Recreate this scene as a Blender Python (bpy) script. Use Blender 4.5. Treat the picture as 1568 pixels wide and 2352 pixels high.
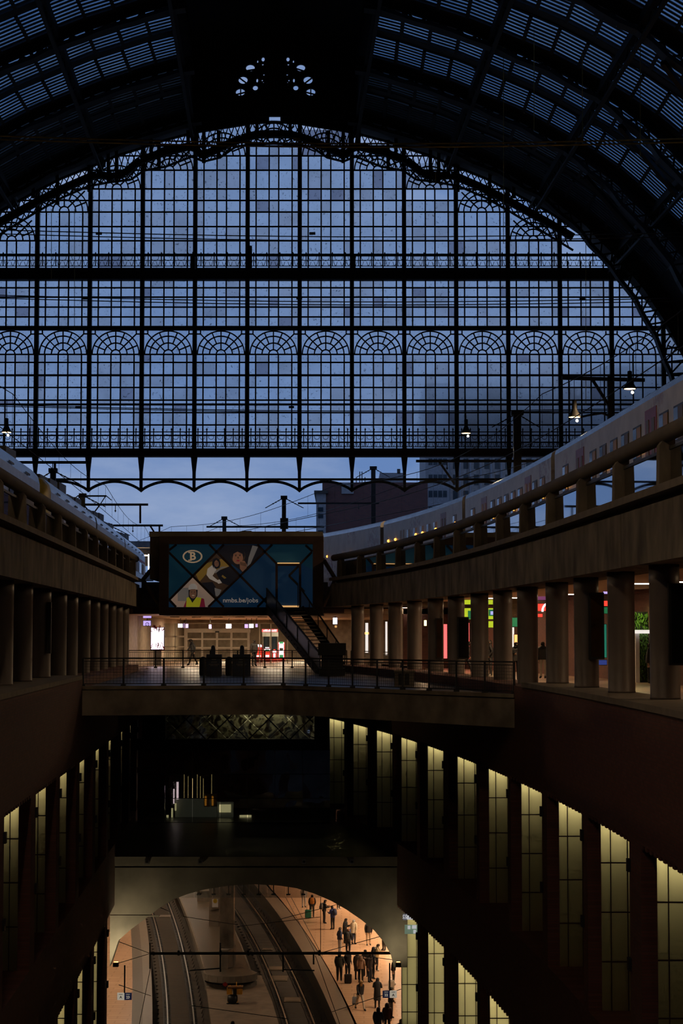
import bpy, bmesh, math, random
import numpy as np
from mathutils import Vector, Matrix
random.seed(7)
for _o in list(bpy.data.objects): bpy.data.objects.remove(_o)
SC = bpy.context.scene
COL = SC.collection
# ------------------------------------------------------------------ camera
F, CX, CY, HZ, CAMZ = 4400.0, 784.0, 1176.0, 1459.0, 1.92     # photo is 1568 x 2352
TH = math.atan((HZ - CY) / F)
CT, ST = math.cos(TH), math.sin(TH)
cam = bpy.data.cameras.new('camera')
cam.sensor_fit = 'VERTICAL'; cam.sensor_height = 36.0; cam.lens = 36.0 * F / 2352.0
cam.clip_start = 0.2; cam.clip_end = 2000
camo = bpy.data.objects.new('camera', cam); COL.objects.link(camo)
camo.location = (0, 0, CAMZ); camo.rotation_euler = (math.pi / 2 + TH, 0, 0)
SC.camera = camo
# ------------------------------------------------------------------ world: overcast blue dusk
W = bpy.data.worlds.new('dusk_sky'); SC.world = W; W.use_nodes = True
wn, wl = W.node_tree.nodes, W.node_tree.links; wn.clear()
wo = wn.new('ShaderNodeOutputWorld'); wb = wn.new('ShaderNodeBackground')
tc = wn.new('ShaderNodeTexCoord'); mp = wn.new('ShaderNodeMapping')
mp.inputs['Scale'].default_value = (9, 9, 26)
nz = wn.new('ShaderNodeTexNoise'); nz.inputs['Scale'].default_value = 1.3; nz.inputs['Detail'].default_value = 7; nz.inputs['Roughness'].default_value = 0.55
cr = wn.new('ShaderNodeValToRGB')
cr.color_ramp.elements[0].position = 0.36; cr.color_ramp.elements[0].color = (0.100, 0.180, 0.376, 1)
cr.color_ramp.elements[1].position = 0.70; cr.color_ramp.elements[1].color = (0.225, 0.295, 0.455, 1)
wl.new(tc.outputs['Generated'], mp.inputs['Vector']); wl.new(mp.outputs[0], nz.inputs['Vector'])
wl.new(nz.outputs[0], cr.inputs[0]); wl.new(cr.outputs[0], wb.inputs[0]); wl.new(wb.outputs[0], wo.inputs[0])
wb.inputs[1].default_value = 1.25
# ------------------------------------------------------------------ colour management
SC.view_settings.view_transform = 'Standard'; SC.view_settings.look = 'None'
SC.view_settings.exposure = 0.0; SC.view_settings.gamma = 1.0; SC.view_settings.use_curve_mapping = False
cy = SC.cycles
cy.use_denoising = True; cy.max_bounces = 6; cy.diffuse_bounces = 3; cy.glossy_bounces = 2
cy.transmission_bounces = 4; cy.transparent_max_bounces = 16; cy.sample_clamp_indirect = 4.0
cy.use_adaptive_sampling = True; cy.adaptive_threshold = .05; cy.adaptive_min_samples = 12
cy.caustics_reflective = False; cy.caustics_refractive = False
# ------------------------------------------------------------------ pixel helpers (a pixel gives a direction only)
def ray(u, v):
    a, b = (u - CX) / F, (CY - v) / F
    return Vector((a, CT - b * ST, ST + b * CT))
def PY(u, v, Y):
    d = ray(u, v); t = Y / d.y
    return Vector((d.x * t, Y, CAMZ + d.z * t))
def PZ(u, v, Z):
    d = ray(u, v); t = (Z - CAMZ) / d.z
    return Vector((d.x * t, d.y * t, Z))
def proj(p):
    x, y, z = p[0], p[1], p[2] - CAMZ
    dp = y * CT + z * ST
    return CX + F * x / dp, CY - F * (z * CT - y * ST) / dp
def XU(u, Y, v=HZ): return PY(u, v, Y).x
# ------------------------------------------------------------------ objects
def link(o, parent=None):
    COL.objects.link(o)
    if parent is not None: o.parent = parent
    return o
def T(o, label, cat, group=None, kind=None):
    o['label'] = label; o['category'] = cat
    if group: o['group'] = group
    if kind: o['kind'] = kind
    return o
def empty(name, loc, label=None, cat=None, group=None, kind=None, rz=0):
    o = bpy.data.objects.new(name, None); o.location = loc; o.rotation_euler = (0, 0, rz); o.empty_display_size = .3
    link(o)
    if label: T(o, label, cat, group, kind)
    return o
class MB:
    def __init__(s): s.v = []; s.f = []; s.m = []; s.mi = 0
    def mat(s, i): s.mi = i; return s
    def add(s, vs, fs):
        n = len(s.v); s.v += [tuple(p) for p in vs]
        for f in fs: s.f.append(tuple(n + i for i in f)); s.m.append(s.mi)
        return s
    def box(s, x0, x1, y0, y1, z0, z1):
        vs = [(x0,y0,z0),(x1,y0,z0),(x1,y1,z0),(x0,y1,z0),(x0,y0,z1),(x1,y0,z1),(x1,y1,z1),(x0,y1,z1)]
        return s.add(vs, [(0,3,2,1),(4,5,6,7),(0,1,5,4),(1,2,6,5),(2,3,7,6),(3,0,4,7)])
    def bar(s, p, q, w, h=None, up=(0,0,1)):
        p, q = Vector(p), Vector(q); h = w if h is None else h
        d = (q - p)
        if d.length < 1e-6: return s
        d.normalize(); up = Vector(up)
        if abs(d.dot(up)) > .98: up = Vector((0,1,0)) if abs(d.y) < .9 else Vector((1,0,0))
        a = d.cross(up).normalized() * (w / 2); b = a.cross(d).normalized() * (h / 2)
        vs = [p-a-b, p+a-b, p+a+b, p-a+b, q-a-b, q+a-b, q+a+b, q-a+b]
        return s.add(vs, [(0,3,2,1),(4,5,6,7),(0,1,5,4),(1,2,6,5),(2,3,7,6),(3,0,4,7)])
    def path(s, pts, w, h=None, up=(0,1,0)):
        for a, b in zip(pts[:-1], pts[1:]): s.bar(a, b, w, h, up)
        return s
    def tube(s, pts, r, n=8, cap=True):
        pts = [Vector(p) for p in pts]; rings = []
        k = len(pts); rr = r if hasattr(r, '__len__') else [r] * k
        base = len(s.v)
        for i, p in enumerate(pts):
            d = (pts[min(i+1, k-1)] - pts[max(i-1, 0)]).normalized()
            up = Vector((0,0,1)) if abs(d.z) < .95 else Vector((0,1,0))
            a = d.cross(up).normalized(); b = a.cross(d).normalized()
            s.v += [tuple(p + (a * math.cos(2*math.pi*j/n) + b * math.sin(2*math.pi*j/n)) * rr[i]) for j in range(n)]
        for i in range(k-1):
            for j in range(n):
                s.f.append((base+i*n+j, base+i*n+(j+1)%n, base+(i+1)*n+(j+1)%n, base+(i+1)*n+j)); s.m.append(s.mi)
        if cap:
            s.f.append(tuple(base+j for j in range(n))[::-1]); s.m.append(s.mi)
            s.f.append(tuple(base+(k-1)*n+j for j in range(n))); s.m.append(s.mi)
        return s
    def lathe(s, prof, n=16, c=(0,0,0)):      # prof: (r, z)
        base = len(s.v)
        for r, z in prof:
            s.v += [(c[0]+r*math.cos(2*math.pi*j/n), c[1]+r*math.sin(2*math.pi*j/n), c[2]+z) for j in range(n)]
        for i in range(len(prof)-1):
            for j in range(n):
                s.f.append((base+i*n+j, base+i*n+(j+1)%n, base+(i+1)*n+(j+1)%n, base+(i+1)*n+j)); s.m.append(s.mi)
        s.f.append(tuple(base+j for j in range(n))[::-1]); s.m.append(s.mi)
        s.f.append(tuple(base+(len(prof)-1)*n+j for j in range(n))); s.m.append(s.mi)
        return s
    def prism(s, poly, d):                    # poly: 3-D points (planar), extruded by vector d
        poly = [Vector(p) for p in poly]; d = Vector(d); n = len(poly)
        vs = poly + [p + d for p in poly]
        return s.add(vs, [tuple(range(n))[::-1], tuple(range(n, 2*n))] + [(i, (i+1)%n, n+(i+1)%n, n+i) for i in range(n)])
    def loft(s, secs, close=True, cap=True):  # secs: list of rings with equal counts
        base = len(s.v); n = len(secs[0])
        for r in secs: s.v += [tuple(p) for p in r]
        for i in range(len(secs)-1):
            for j in range(n if close else n-1):
                s.f.append((base+i*n+j, base+i*n+(j+1)%n, base+(i+1)*n+(j+1)%n, base+(i+1)*n+j)); s.m.append(s.mi)
        if cap and close:
            s.f.append(tuple(base+j for j in range(n))[::-1]); s.m.append(s.mi)
            s.f.append(tuple(base+(len(secs)-1)*n+j for j in range(n))); s.m.append(s.mi)
        return s
    def mesh(s, name, mats, org=(0,0,0), smooth=False):
        me = bpy.data.meshes.new(name)
        ox, oy, oz = org
        me.from_pydata([(x-ox, y-oy, z-oz) for x, y, z in s.v], [], s.f)
        mats = mats if isinstance(mats, (list, tuple)) else [mats]
        for m in mats: me.materials.append(m)
        if len(mats) > 1: me.polygons.foreach_set('material_index', s.m)
        bm = bmesh.new(); bm.from_mesh(me); bmesh.ops.recalc_face_normals(bm, faces=bm.faces); bm.to_mesh(me); bm.free()
        if smooth: me.polygons.foreach_set('use_smooth', [True] * len(me.polygons))
        me.update()
        return me
    def build(s, name, mats, parent=None, smooth=False, org=None):
        """world coordinates in; the mesh is stored relative to its root thing"""
        if org is None:
            if parent is not None:
                r = parent
                while r.parent is not None: r = r.parent
                org = tuple(r.location)
                o = bpy.data.objects.new(name, s.mesh(name, mats, org, smooth))
                return link(o, parent)
            n = len(s.v); xs = [p[0] for p in s.v]; ys = [p[1] for p in s.v]; zs = [p[2] for p in s.v]
            org = ((min(xs)+max(xs))/2, (min(ys)+max(ys))/2, min(zs))
        o = bpy.data.objects.new(name, s.mesh(name, mats, org, smooth)); o.location = org
        return link(o)
def piece(name, me, parent, loc, scale=(1,1,1), rot=None):
    """shared-mesh piece; loc in world, parent at some location without rotation"""
    o = bpy.data.objects.new(name, me)
    r = parent; off = Vector((0,0,0))
    while r is not None: off += Vector(r.location); r = r.parent
    o.location = Vector(loc) - off; o.scale = scale
    if rot: o.rotation_euler = rot
    return link(o, parent)
def copy_tree(o, parent=None):
    c = o.copy(); COL.objects.link(c)
    if parent is not None: c.parent = parent
    for ch in list(o.children): copy_tree(ch, c)
    return c
def text_mesh(body, size, mat, bold=0.0, extr=0.004):
    cu = bpy.data.curves.new('text', 'FONT'); cu.body = body; cu.size = size; cu.align_x = 'CENTER'; cu.align_y = 'CENTER'
    cu.offset = bold; cu.extrude = extr; cu.resolution_u = 3
    o = bpy.data.objects.new('text', cu); COL.objects.link(o); bpy.context.view_layer.update()
    me = bpy.data.meshes.new_from_object(o.evaluated_get(bpy.context.evaluated_depsgraph_get()))
    bpy.data.objects.remove(o); me.materials.clear(); me.materials.append(mat)
    return me
# ------------------------------------------------------------------ materials
MATS = {}
def nmat(name):
    m = bpy.data.materials.new(name); m.use_nodes = True; MATS[name] = m
    nt = m.node_tree; nt.nodes.clear()
    out = nt.nodes.new('ShaderNodeOutputMaterial')
    return m, nt, out
def plain(name, c, rough=.6, metal=0, var=.25, scale=3.0, bump=0.0, stretch=(1,1,1), spec=.5, c2=None):
    m, nt, out = nmat(name); N, L = nt.nodes, nt.links
    b = N.new('ShaderNodeBsdfPrincipled'); L.new(b.outputs[0], out.inputs[0])
    b.inputs['Roughness'].default_value = rough; b.inputs['Metallic'].default_value = metal
    b.inputs['Specular IOR Level'].default_value = spec
    t = N.new('ShaderNodeTexCoord'); mp = N.new('ShaderNodeMapping'); mp.inputs['Scale'].default_value = stretch
    n = N.new('ShaderNodeTexNoise'); n.inputs['Scale'].default_value = scale; n.inputs['Detail'].default_value = 5
    L.new(t.outputs['Object'], mp.inputs[0]); L.new(mp.outputs[0], n.inputs['Vector'])
    r = N.new('ShaderNodeValToRGB'); r.color_ramp.elements[0].position = .3; r.color_ramp.elements[1].position = .72
    lo = c2 if c2 else tuple(x * (1 - var) for x in c); hi = tuple(min(1, x * (1 + var * .6)) for x in c)
    r.color_ramp.elements[0].color = (*lo, 1); r.color_ramp.elements[1].color = (*hi, 1)
    L.new(n.outputs[0], r.inputs[0]); L.new(r.outputs[0], b.inputs['Base Color'])
    if bump:
        bp = N.new('ShaderNodeBump'); bp.inputs['Strength'].default_value = bump; bp.inputs['Distance'].default_value = .02
        L.new(n.outputs[0], bp.inputs['Height']); L.new(bp.outputs[0], b.inputs['Normal'])
    return m
def emit(name, c, s, base=None):
    m, nt, out = nmat(name); N, L = nt.nodes, nt.links
    b = N.new('ShaderNodeBsdfPrincipled'); L.new(b.outputs[0], out.inputs[0])
    b.inputs['Base Color'].default_value = (*(base or c), 1); b.inputs['Roughness'].default_value = .5
    b.inputs['Emission Color'].default_value = (*c, 1); b.inputs['Emission Strength'].default_value = s
    return m
def brick(name, c1, c2, mort, sc=1.0, rough=.8, axis='YZ', bw=.22, rh=.075):
    m, nt, out = nmat(name); N, L = nt.nodes, nt.links
    b = N.new('ShaderNodeBsdfPrincipled'); L.new(b.outputs[0], out.inputs[0]); b.inputs['Roughness'].default_value = rough
    t = N.new('ShaderNodeNewGeometry'); sp = N.new('ShaderNodeSeparateXYZ'); cb = N.new('ShaderNodeCombineXYZ')
    L.new(t.outputs['Position'], sp.inputs[0])
    L.new(sp.outputs[axis[0]], cb.inputs[0]); L.new(sp.outputs[axis[1]], cb.inputs[1])
    k = N.new('ShaderNodeTexBrick'); k.inputs['Scale'].default_value = sc
    k.inputs['Brick Width'].default_value = bw; k.inputs['Row Height'].default_value = rh; k.inputs['Mortar Size'].default_value = .008 * bw / .22
    k.inputs['Color1'].default_value = (*c1, 1); k.inputs['Color2'].default_value = (*c2, 1); k.inputs['Mortar'].default_value = (*mort, 1)
    L.new(cb.outputs[0], k.inputs['Vector']); L.new(k.outputs['Color'], b.inputs['Base Color'])
    bp = N.new('ShaderNodeBump'); bp.inputs['Strength'].default_value = .4; bp.inputs['Distance'].default_value = .01; bp.invert = True
    L.new(k.outputs['Fac'], bp.inputs['Height']); L.new(bp.outputs[0], b.inputs['Normal'])
    return m
def pane_mat(name, tint, haze, dirt=.5, rough=.55, blur=.6):
    """obscured window glass: part clear, part scattering, specks of dirt along it"""
    m, nt, out = nmat(name); N, L = nt.nodes, nt.links
    tr = N.new('ShaderNodeBsdfTransparent'); rf = N.new('ShaderNodeBsdfRefraction'); rf.inputs['IOR'].default_value = 1.12; rf.inputs['Roughness'].default_value = rough
    gl = N.new('ShaderNodeBsdfGlossy'); gl.inputs['Roughness'].default_value = .1; gl.inputs['Color'].default_value = (.9,.9,.9,1)
    df = N.new('ShaderNodeBsdfDiffuse'); df.inputs['Color'].default_value = (.03,.025,.03,1)
    g = N.new('ShaderNodeNewGeometry')
    n = N.new('ShaderNodeTexNoise'); n.inputs['Scale'].default_value = 6.5; n.inputs['Detail'].default_value = 4; n.inputs['Roughness'].default_value = .7
    n2 = N.new('ShaderNodeTexNoise'); n2.inputs['Scale'].default_value = .55; n2.inputs['Detail'].default_value = 3
    L.new(g.outputs['Position'], n.inputs['Vector']); L.new(g.outputs['Position'], n2.inputs['Vector'])
    r = N.new('ShaderNodeValToRGB'); r.color_ramp.elements[0].position = .60; r.color_ramp.elements[1].position = .68
    r.color_ramp.elements[0].color = (0,0,0,1); r.color_ramp.elements[1].color = (dirt,dirt,dirt,1)
    L.new(n.outputs[0], r.inputs[0])
    r2 = N.new('ShaderNodeValToRGB'); r2.color_ramp.elements[0].position = .3; r2.color_ramp.elements[1].position = .7
    r2.color_ramp.elements[0].color = (*[x*(1-haze) for x in tint],1); r2.color_ramp.elements[1].color = (*tint,1)
    L.new(n2.outputs[0], r2.inputs[0])
    L.new(r2.outputs[0], tr.inputs['Color']); L.new(r2.outputs[0], rf.inputs['Color'])
    m1 = N.new('ShaderNodeMixShader'); m1.inputs[0].default_value = blur; L.new(tr.outputs[0], m1.inputs[1]); L.new(rf.outputs[0], m1.inputs[2])
    m2 = N.new('ShaderNodeMixShader'); L.new(r.outputs[0], m2.inputs[0]); L.new(m1.outputs[0], m2.inputs[1]); L.new(df.outputs[0], m2.inputs[2])
    m3 = N.new('ShaderNodeMixShader'); m3.inputs[0].default_value = .03; L.new(m2.outputs[0], m3.inputs[1]); L.new(gl.outputs[0], m3.inputs[2])
    L.new(m3.outputs[0], out.inputs[0])
    return m
def clear_glass(name, refl=.3, tint=(.6,.65,.7), rough=.02, wave=0.0, wscale=1.0):
    m, nt, out = nmat(name); N, L = nt.nodes, nt.links
    tr = N.new('ShaderNodeBsdfTransparent'); tr.inputs['Color'].default_value = (*tint, 1)
    gl = N.new('ShaderNodeBsdfGlossy'); gl.inputs['Roughness'].default_value = rough
    fr = N.new('ShaderNodeFresnel'); fr.inputs['IOR'].default_value = 1.5
    ma = N.new('ShaderNodeMath'); ma.operation = 'MULTIPLY_ADD'; ma.inputs[1].default_value = 1.0; ma.inputs[2].default_value = refl; ma.use_clamp = True
    L.new(fr.outputs[0], ma.inputs[0])
    mx = N.new('ShaderNodeMixShader'); L.new(ma.outputs[0], mx.inputs[0]); L.new(tr.outputs[0], mx.inputs[1]); L.new(gl.outputs[0], mx.inputs[2])
    if wave:
        g = N.new('ShaderNodeNewGeometry'); n = N.new('ShaderNodeTexNoise'); n.inputs['Scale'].default_value = wscale; n.inputs['Detail'].default_value = 1
        L.new(g.outputs['Position'], n.inputs['Vector'])
        bp = N.new('ShaderNodeBump'); bp.inputs['Strength'].default_value = wave; bp.inputs['Distance'].default_value = .1
        L.new(n.outputs[0], bp.inputs['Height']); L.new(bp.outputs[0], gl.inputs['Normal'])
    L.new(mx.outputs[0], out.inputs[0])
    return m
def opal(name, c):
    m, nt, out = nmat(name); N, L = nt.nodes, nt.links
    tl = N.new('ShaderNodeBsdfTranslucent'); tl.inputs['Color'].default_value = (*c, 1)
    gl = N.new('ShaderNodeBsdfGlossy'); gl.inputs['Roughness'].default_value = .15; gl.inputs['Color'].default_value = (.8,.8,.8,1)
    mx = N.new('ShaderNodeMixShader'); mx.inputs[0].default_value = .02
    L.new(tl.outputs[0], mx.inputs[1]); L.new(gl.outputs[0], mx.inputs[2]); L.new(mx.outputs[0], out.inputs[0])
    return m
M = MATS
plain('iron', (.010,.009,.010), .6, 0, .3)
plain('iron_red', (.040,.010,.009), .6, 0, .3)
plain('dark_paint', (.020,.019,.019), .5, 0, .3)
plain('black', (.004,.004,.004), .5, 0, .1)
plain('concrete', (.20,.17,.13), .85, 0, .62, 1.4, .2, (1.0,1.0,.5))
plain('bridge_concrete', (.38,.33,.25), .85, 0, .45, 1.2, .2)
plain('concrete_dark', (.16,.14,.115), .85, 0, .4, .7, .1)
plain('coping', (.22,.185,.145), .8, 0, .2, 2)
plain('column_paint', (.14,.115,.105), .45, 0, .12, 2)
plain('tile_dark', (.06,.055,.052), .35, 0, .3, 1.5)
plain('tile_mid', (.12,.115,.12), .35, 0, .25, 1.2)
plain('tile_warm', (.33,.22,.15), .35, 0, .25, 1.2)
plain('stone_back', (.06,.05,.045), .9, 0, .3, .8)
plain('steel', (.30,.29,.27), .35, .9, .2)
plain('rail_steel', (.55,.53,.50), .28, 1.0, .15, 5)
plain('steel_dark', (.05,.05,.05), .45, .6, .2)
plain('light_box', (.80,.80,.76), .8, 0, .1)
plain('ballast', (.030,.021,.013), .9, 0, .45, 3, .5)
plain('sleeper', (.042,.029,.018), .85, 0, .3, 3)
plain('granite_grey', (.19,.155,.12), .3, 0, .15, 5)
plain('granite_grey2', (.105,.082,.058), .35, 0, .15, 5)
plain('white_enamel', (.62,.63,.64), .5, 0, .15, 2)
plain('train_white', (.50,.50,.52), .42, 0, .28, 1.1)
plain('train_roof', (.55,.58,.62), .24, .7, .25, 1.1)
plain('train_grey', (.44,.46,.50), .3, .5, .22, 1.3)
plain('maroon', (.34,.045,.07), .45, 0, .2)
plain('train_yellow', (.55,.42,.04), .45, 0, .25, 2)
plain('brown_frame', (.030,.013,.012), .6, 0, .25)
plain('orange_paint', (.85,.40,.03), .5, 0, .25)
plain('red_paint', (.40,.02,.02), .5, 0, .2)
plain('navy', (.008,.012,.035), .5, 0, .2)
plain('stand_blue', (.03,.045,.11), .4, 0, .2)
plain('leaf', (.10,.22,.02), .6, 0, .5, 8)
plain('facade_grey', (.20,.21,.24), .8, 0, .2)
plain('facade_pale', (.33,.31,.31), .8, 0, .2)
plain('window_dark', (.02,.035,.05), .15, 0, .3)
brick('brick_dark', (.150,.052,.038), (.105,.036,.028), (.085,.048,.038))
brick('brick_far', (.10,.035,.032), (.075,.028,.028), (.06,.04,.038), axis='XZ', bw=.5, rh=.18)
brick('granite_orange', (.55,.33,.195), (.50,.295,.175), (.44,.26,.155), axis='XY', bw=1.2, rh=.6, rough=.24)
pane_mat('pane_clear', (.93,.96,.98), .08, .55)
pane_mat('pane_hazy', (.89,.89,.89), .14, .6)
pane_mat('pane_grey', (.70,.69,.72), .12, .5)
pane_mat('pane_roof', (.52,.64,.74), .2, .3, blur=.2)
pane_mat('pane_dark', (.20,.22,.23), .3, .3, blur=.2)  # darker tint for the roof rows nearest the end wall
clear_glass('parapet_glass', .42, (.25,.28,.32))
clear_glass('hall_glass', .03, (.92,.95,.93))
clear_glass('smoke_glass', .03, (.80,.80,.80), .3)
clear_glass('dark_mirror', .16, (.55,.58,.55), .015, .35, .8)
clear_glass('wavy_mirror', .25, (.62,.62,.56), .03, .45, 1.1)
opal('opal_glass', (.84,.82,.66))
emit('lamp_warm', (1,.62,.28), 6); emit('lamp_white', (1,.86,.66), 14); emit('lamp_dim', (1,.55,.2), .6)
emit('lamp_orange', (1,.38,.06), 4)
emit('screen_pink', (1,.82,.98), 3.0); emit('screen_violet', (.55,.42,.95), 1.0); emit('screen_white', (.9,.85,1), 2.0)
emit('sign_lime', (.55,.72,.03), .75); emit('sign_green', (.02,.20,.08), .6); emit('sign_red', (1,.05,.03), 1.4)
emit('neon_red', (1,.12,.12), 1.6); emit('sign_orange', (1,.42,.12), 1.6); emit('sign_teal', (.02,.25,.17), .5)
emit('sign_blue', (.03,.06,.32), .5); emit('sign_purple', (.28,.08,.22), .5); emit('sign_white', (.9,.85,.8), .9)
emit('print_blue', (.012,.060,.150), .12, (.012,.060,.150)); emit('print_teal', (.012,.085,.150), .10, (.012,.085,.15))
emit('print_cream', (.85,.62,.40), 0.165); emit('print_skin', (.42,.20,.12), 0.121); emit('print_dark', (.010,.010,.014), .3)
emit('print_beige', (.60,.42,.32), 0.165); emit('print_lime', (.45,.42,.02), 0.275); emit('print_red', (.30,.02,.05), 0.193)
emit('print_white', (.60,.52,.45), 0.198); emit('print_ochre', (.32,.19,.04), 0.176); emit('print_grey', (.30,.27,.25), 0.165); emit('print_brown', (.09,.05,.03), 0.165)
# ================================================================== plan curves, metres, measured along the void
ZR, ZC, ZFB, ZP = 6.42, 5.12, 3.52, 5.50          # handrail top, cornice top, fascia bottom, platform level of the viaducts
def curve(pts, Z, deg=3):
    q = [PZ(u, v, Z) for u, v in pts]
    c = np.polyfit([p.y for p in q], [p.x for p in q], deg)
    y0, y1 = min(p.y for p in q), max(p.y for p in q); d = np.polyder(c)
    def f(y):
        if y < y0: return float(np.polyval(c, y0) + (y - y0) * np.polyval(d, y0))
        if y > y1: return float(np.polyval(c, y1) + (y - y1) * np.polyval(d, y1))
        return float(np.polyval(c, y))
    return f
railR = curve([(1568,949),(1466.5,1000),(1346.6,1060),(1270,1099),(1168,1147),(1020,1203),(930,1235.5),(835,1258.4),(760,1273.7)], ZR)
railL = curve([(0,1067),(92,1127),(168,1176),(240,1220),(269,1246),(322,1278)], ZR, 2)
ZWT, ZWB, ZLT = -2.54, -7.41, -10.15              # window heads, sills, lower window heads
wallR = curve([(1501,1956),(1374,1886),(1279,1834),(1194,1792),(1120,1759),(1049,1731),(981,1709),(921,1690),(865,1674),(811.5,1659),(757,1647)], ZWT)
wallL = curve([(49,1842),(110,1798),(157,1765),(197,1736),(230,1712),(257,1692),(283,1676),(302,1661),(317,1648)], ZWT, 2)
DG = 142.0
def shed_axis(Y): return XU(628, DG) - .035 * (Y - DG)
XC = shed_axis(DG)
# ------------------------------------------------------------------ gable: iron and glass end wall
MU = [-38.7,81.7,203.6,324.5,446,567,687.5,808,928.5,1048.5,1168,1287.5,1406,1525,1644]
MX = [PY(u, 1000, DG).x for u in MU]
def GZ(v): return PY(628, v, DG).z
prof_px = [(0,266),(68,278),(128,290),(188,303),(264,323),(305,338),(358,354),(414,378),(487,408),(534,432),(628,485),(700,535),(783,612),(813,641),(838,668),(887,731),(907,762),(940,817),(980,900),(1005,990),(1018,1080),(1024,1200)]
PROF = [(PY(628+a, b, DG).x - XC, PY(628+a, b, DG).z) for a, b in prof_px] 
PROF.append((PROF[-1][0], ZP - .6))
def arch_z(dx):
    dx = abs(dx)
    for (x0, z0), (x1, z1) in zip(PROF[:-1], PROF[1:]):
        if x0 <= dx <= x1 and x1 > x0: return z0 + (z1 - z0) * (dx - x0) / (x1 - x0)
    return -99 if dx > PROF[-1][0] else PROF[0][1]
gable = empty('wall_end', (XC, DG, ZP), 'tall arched end wall of the train shed, blue dusk through iron-framed panes', 'glazed wall', kind='structure')
def boxmesh(name, mat, bev=0):
    return MB().box(-.5,.5,-.5,.5,-.5,.5).mesh(name, mat)
BX_iron = boxmesh('iron_member', M['iron'])
BX_pane = {k: boxmesh('pane', M[k]) for k in ('pane_clear','pane_hazy','pane_grey')}
zb_lo, zb_hi = GZ(1049.3), GZ(1031.4)
bays = list(zip(MX[:-1], MX[1:]))
for i, x in enumerate(MX):
    zt = arch_z(x - XC)
    if zt < zb_lo: continue
    piece('mullion', BX_iron, gable, (x, DG, (zb_lo + zt + .5) / 2), (.31, .45, zt + .5 - zb_lo))
for v0, v1, d, mt in ((621,643.5,.9,'iron'),(749.5,758.5,.5,'iron'),(1031.4,1049.3,1.1,'iron_red')):
    z0, z1 = GZ(v1), GZ(v0)
    hw = max([p[0] for p in PROF if p[1] > z0] + [20])
    for s in range(-1, 13):
        pass
    piece('transom', boxmesh('transom', M[mt]), gable, (XC, DG, (z0+z1)/2), (2*hw, d, z1-z0))
rows_up = [335.5,358,391,434,460.5,487,520.5,553,586.5,617]
rows_mid = [661,682.4,705.4,728]
rows_low = [814,832.4,862,890,919,929,947.8,976,1000,1016]
SUB = [0,.162,.411,.595,.852,1]
fan_px = [(0,552),(1,485),(2,433),(3,391),(4,358),(5,335.5),(6,358),(7,391),(8,435),(9,487),(10,552)]   # bay index counted from MX[0]
panes = []
def pane_ok(x0, x1, z0, z1):
    return z0 < arch_z(x0 - XC) + .2 or z0 < arch_z(x1 - XC) + .2
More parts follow.
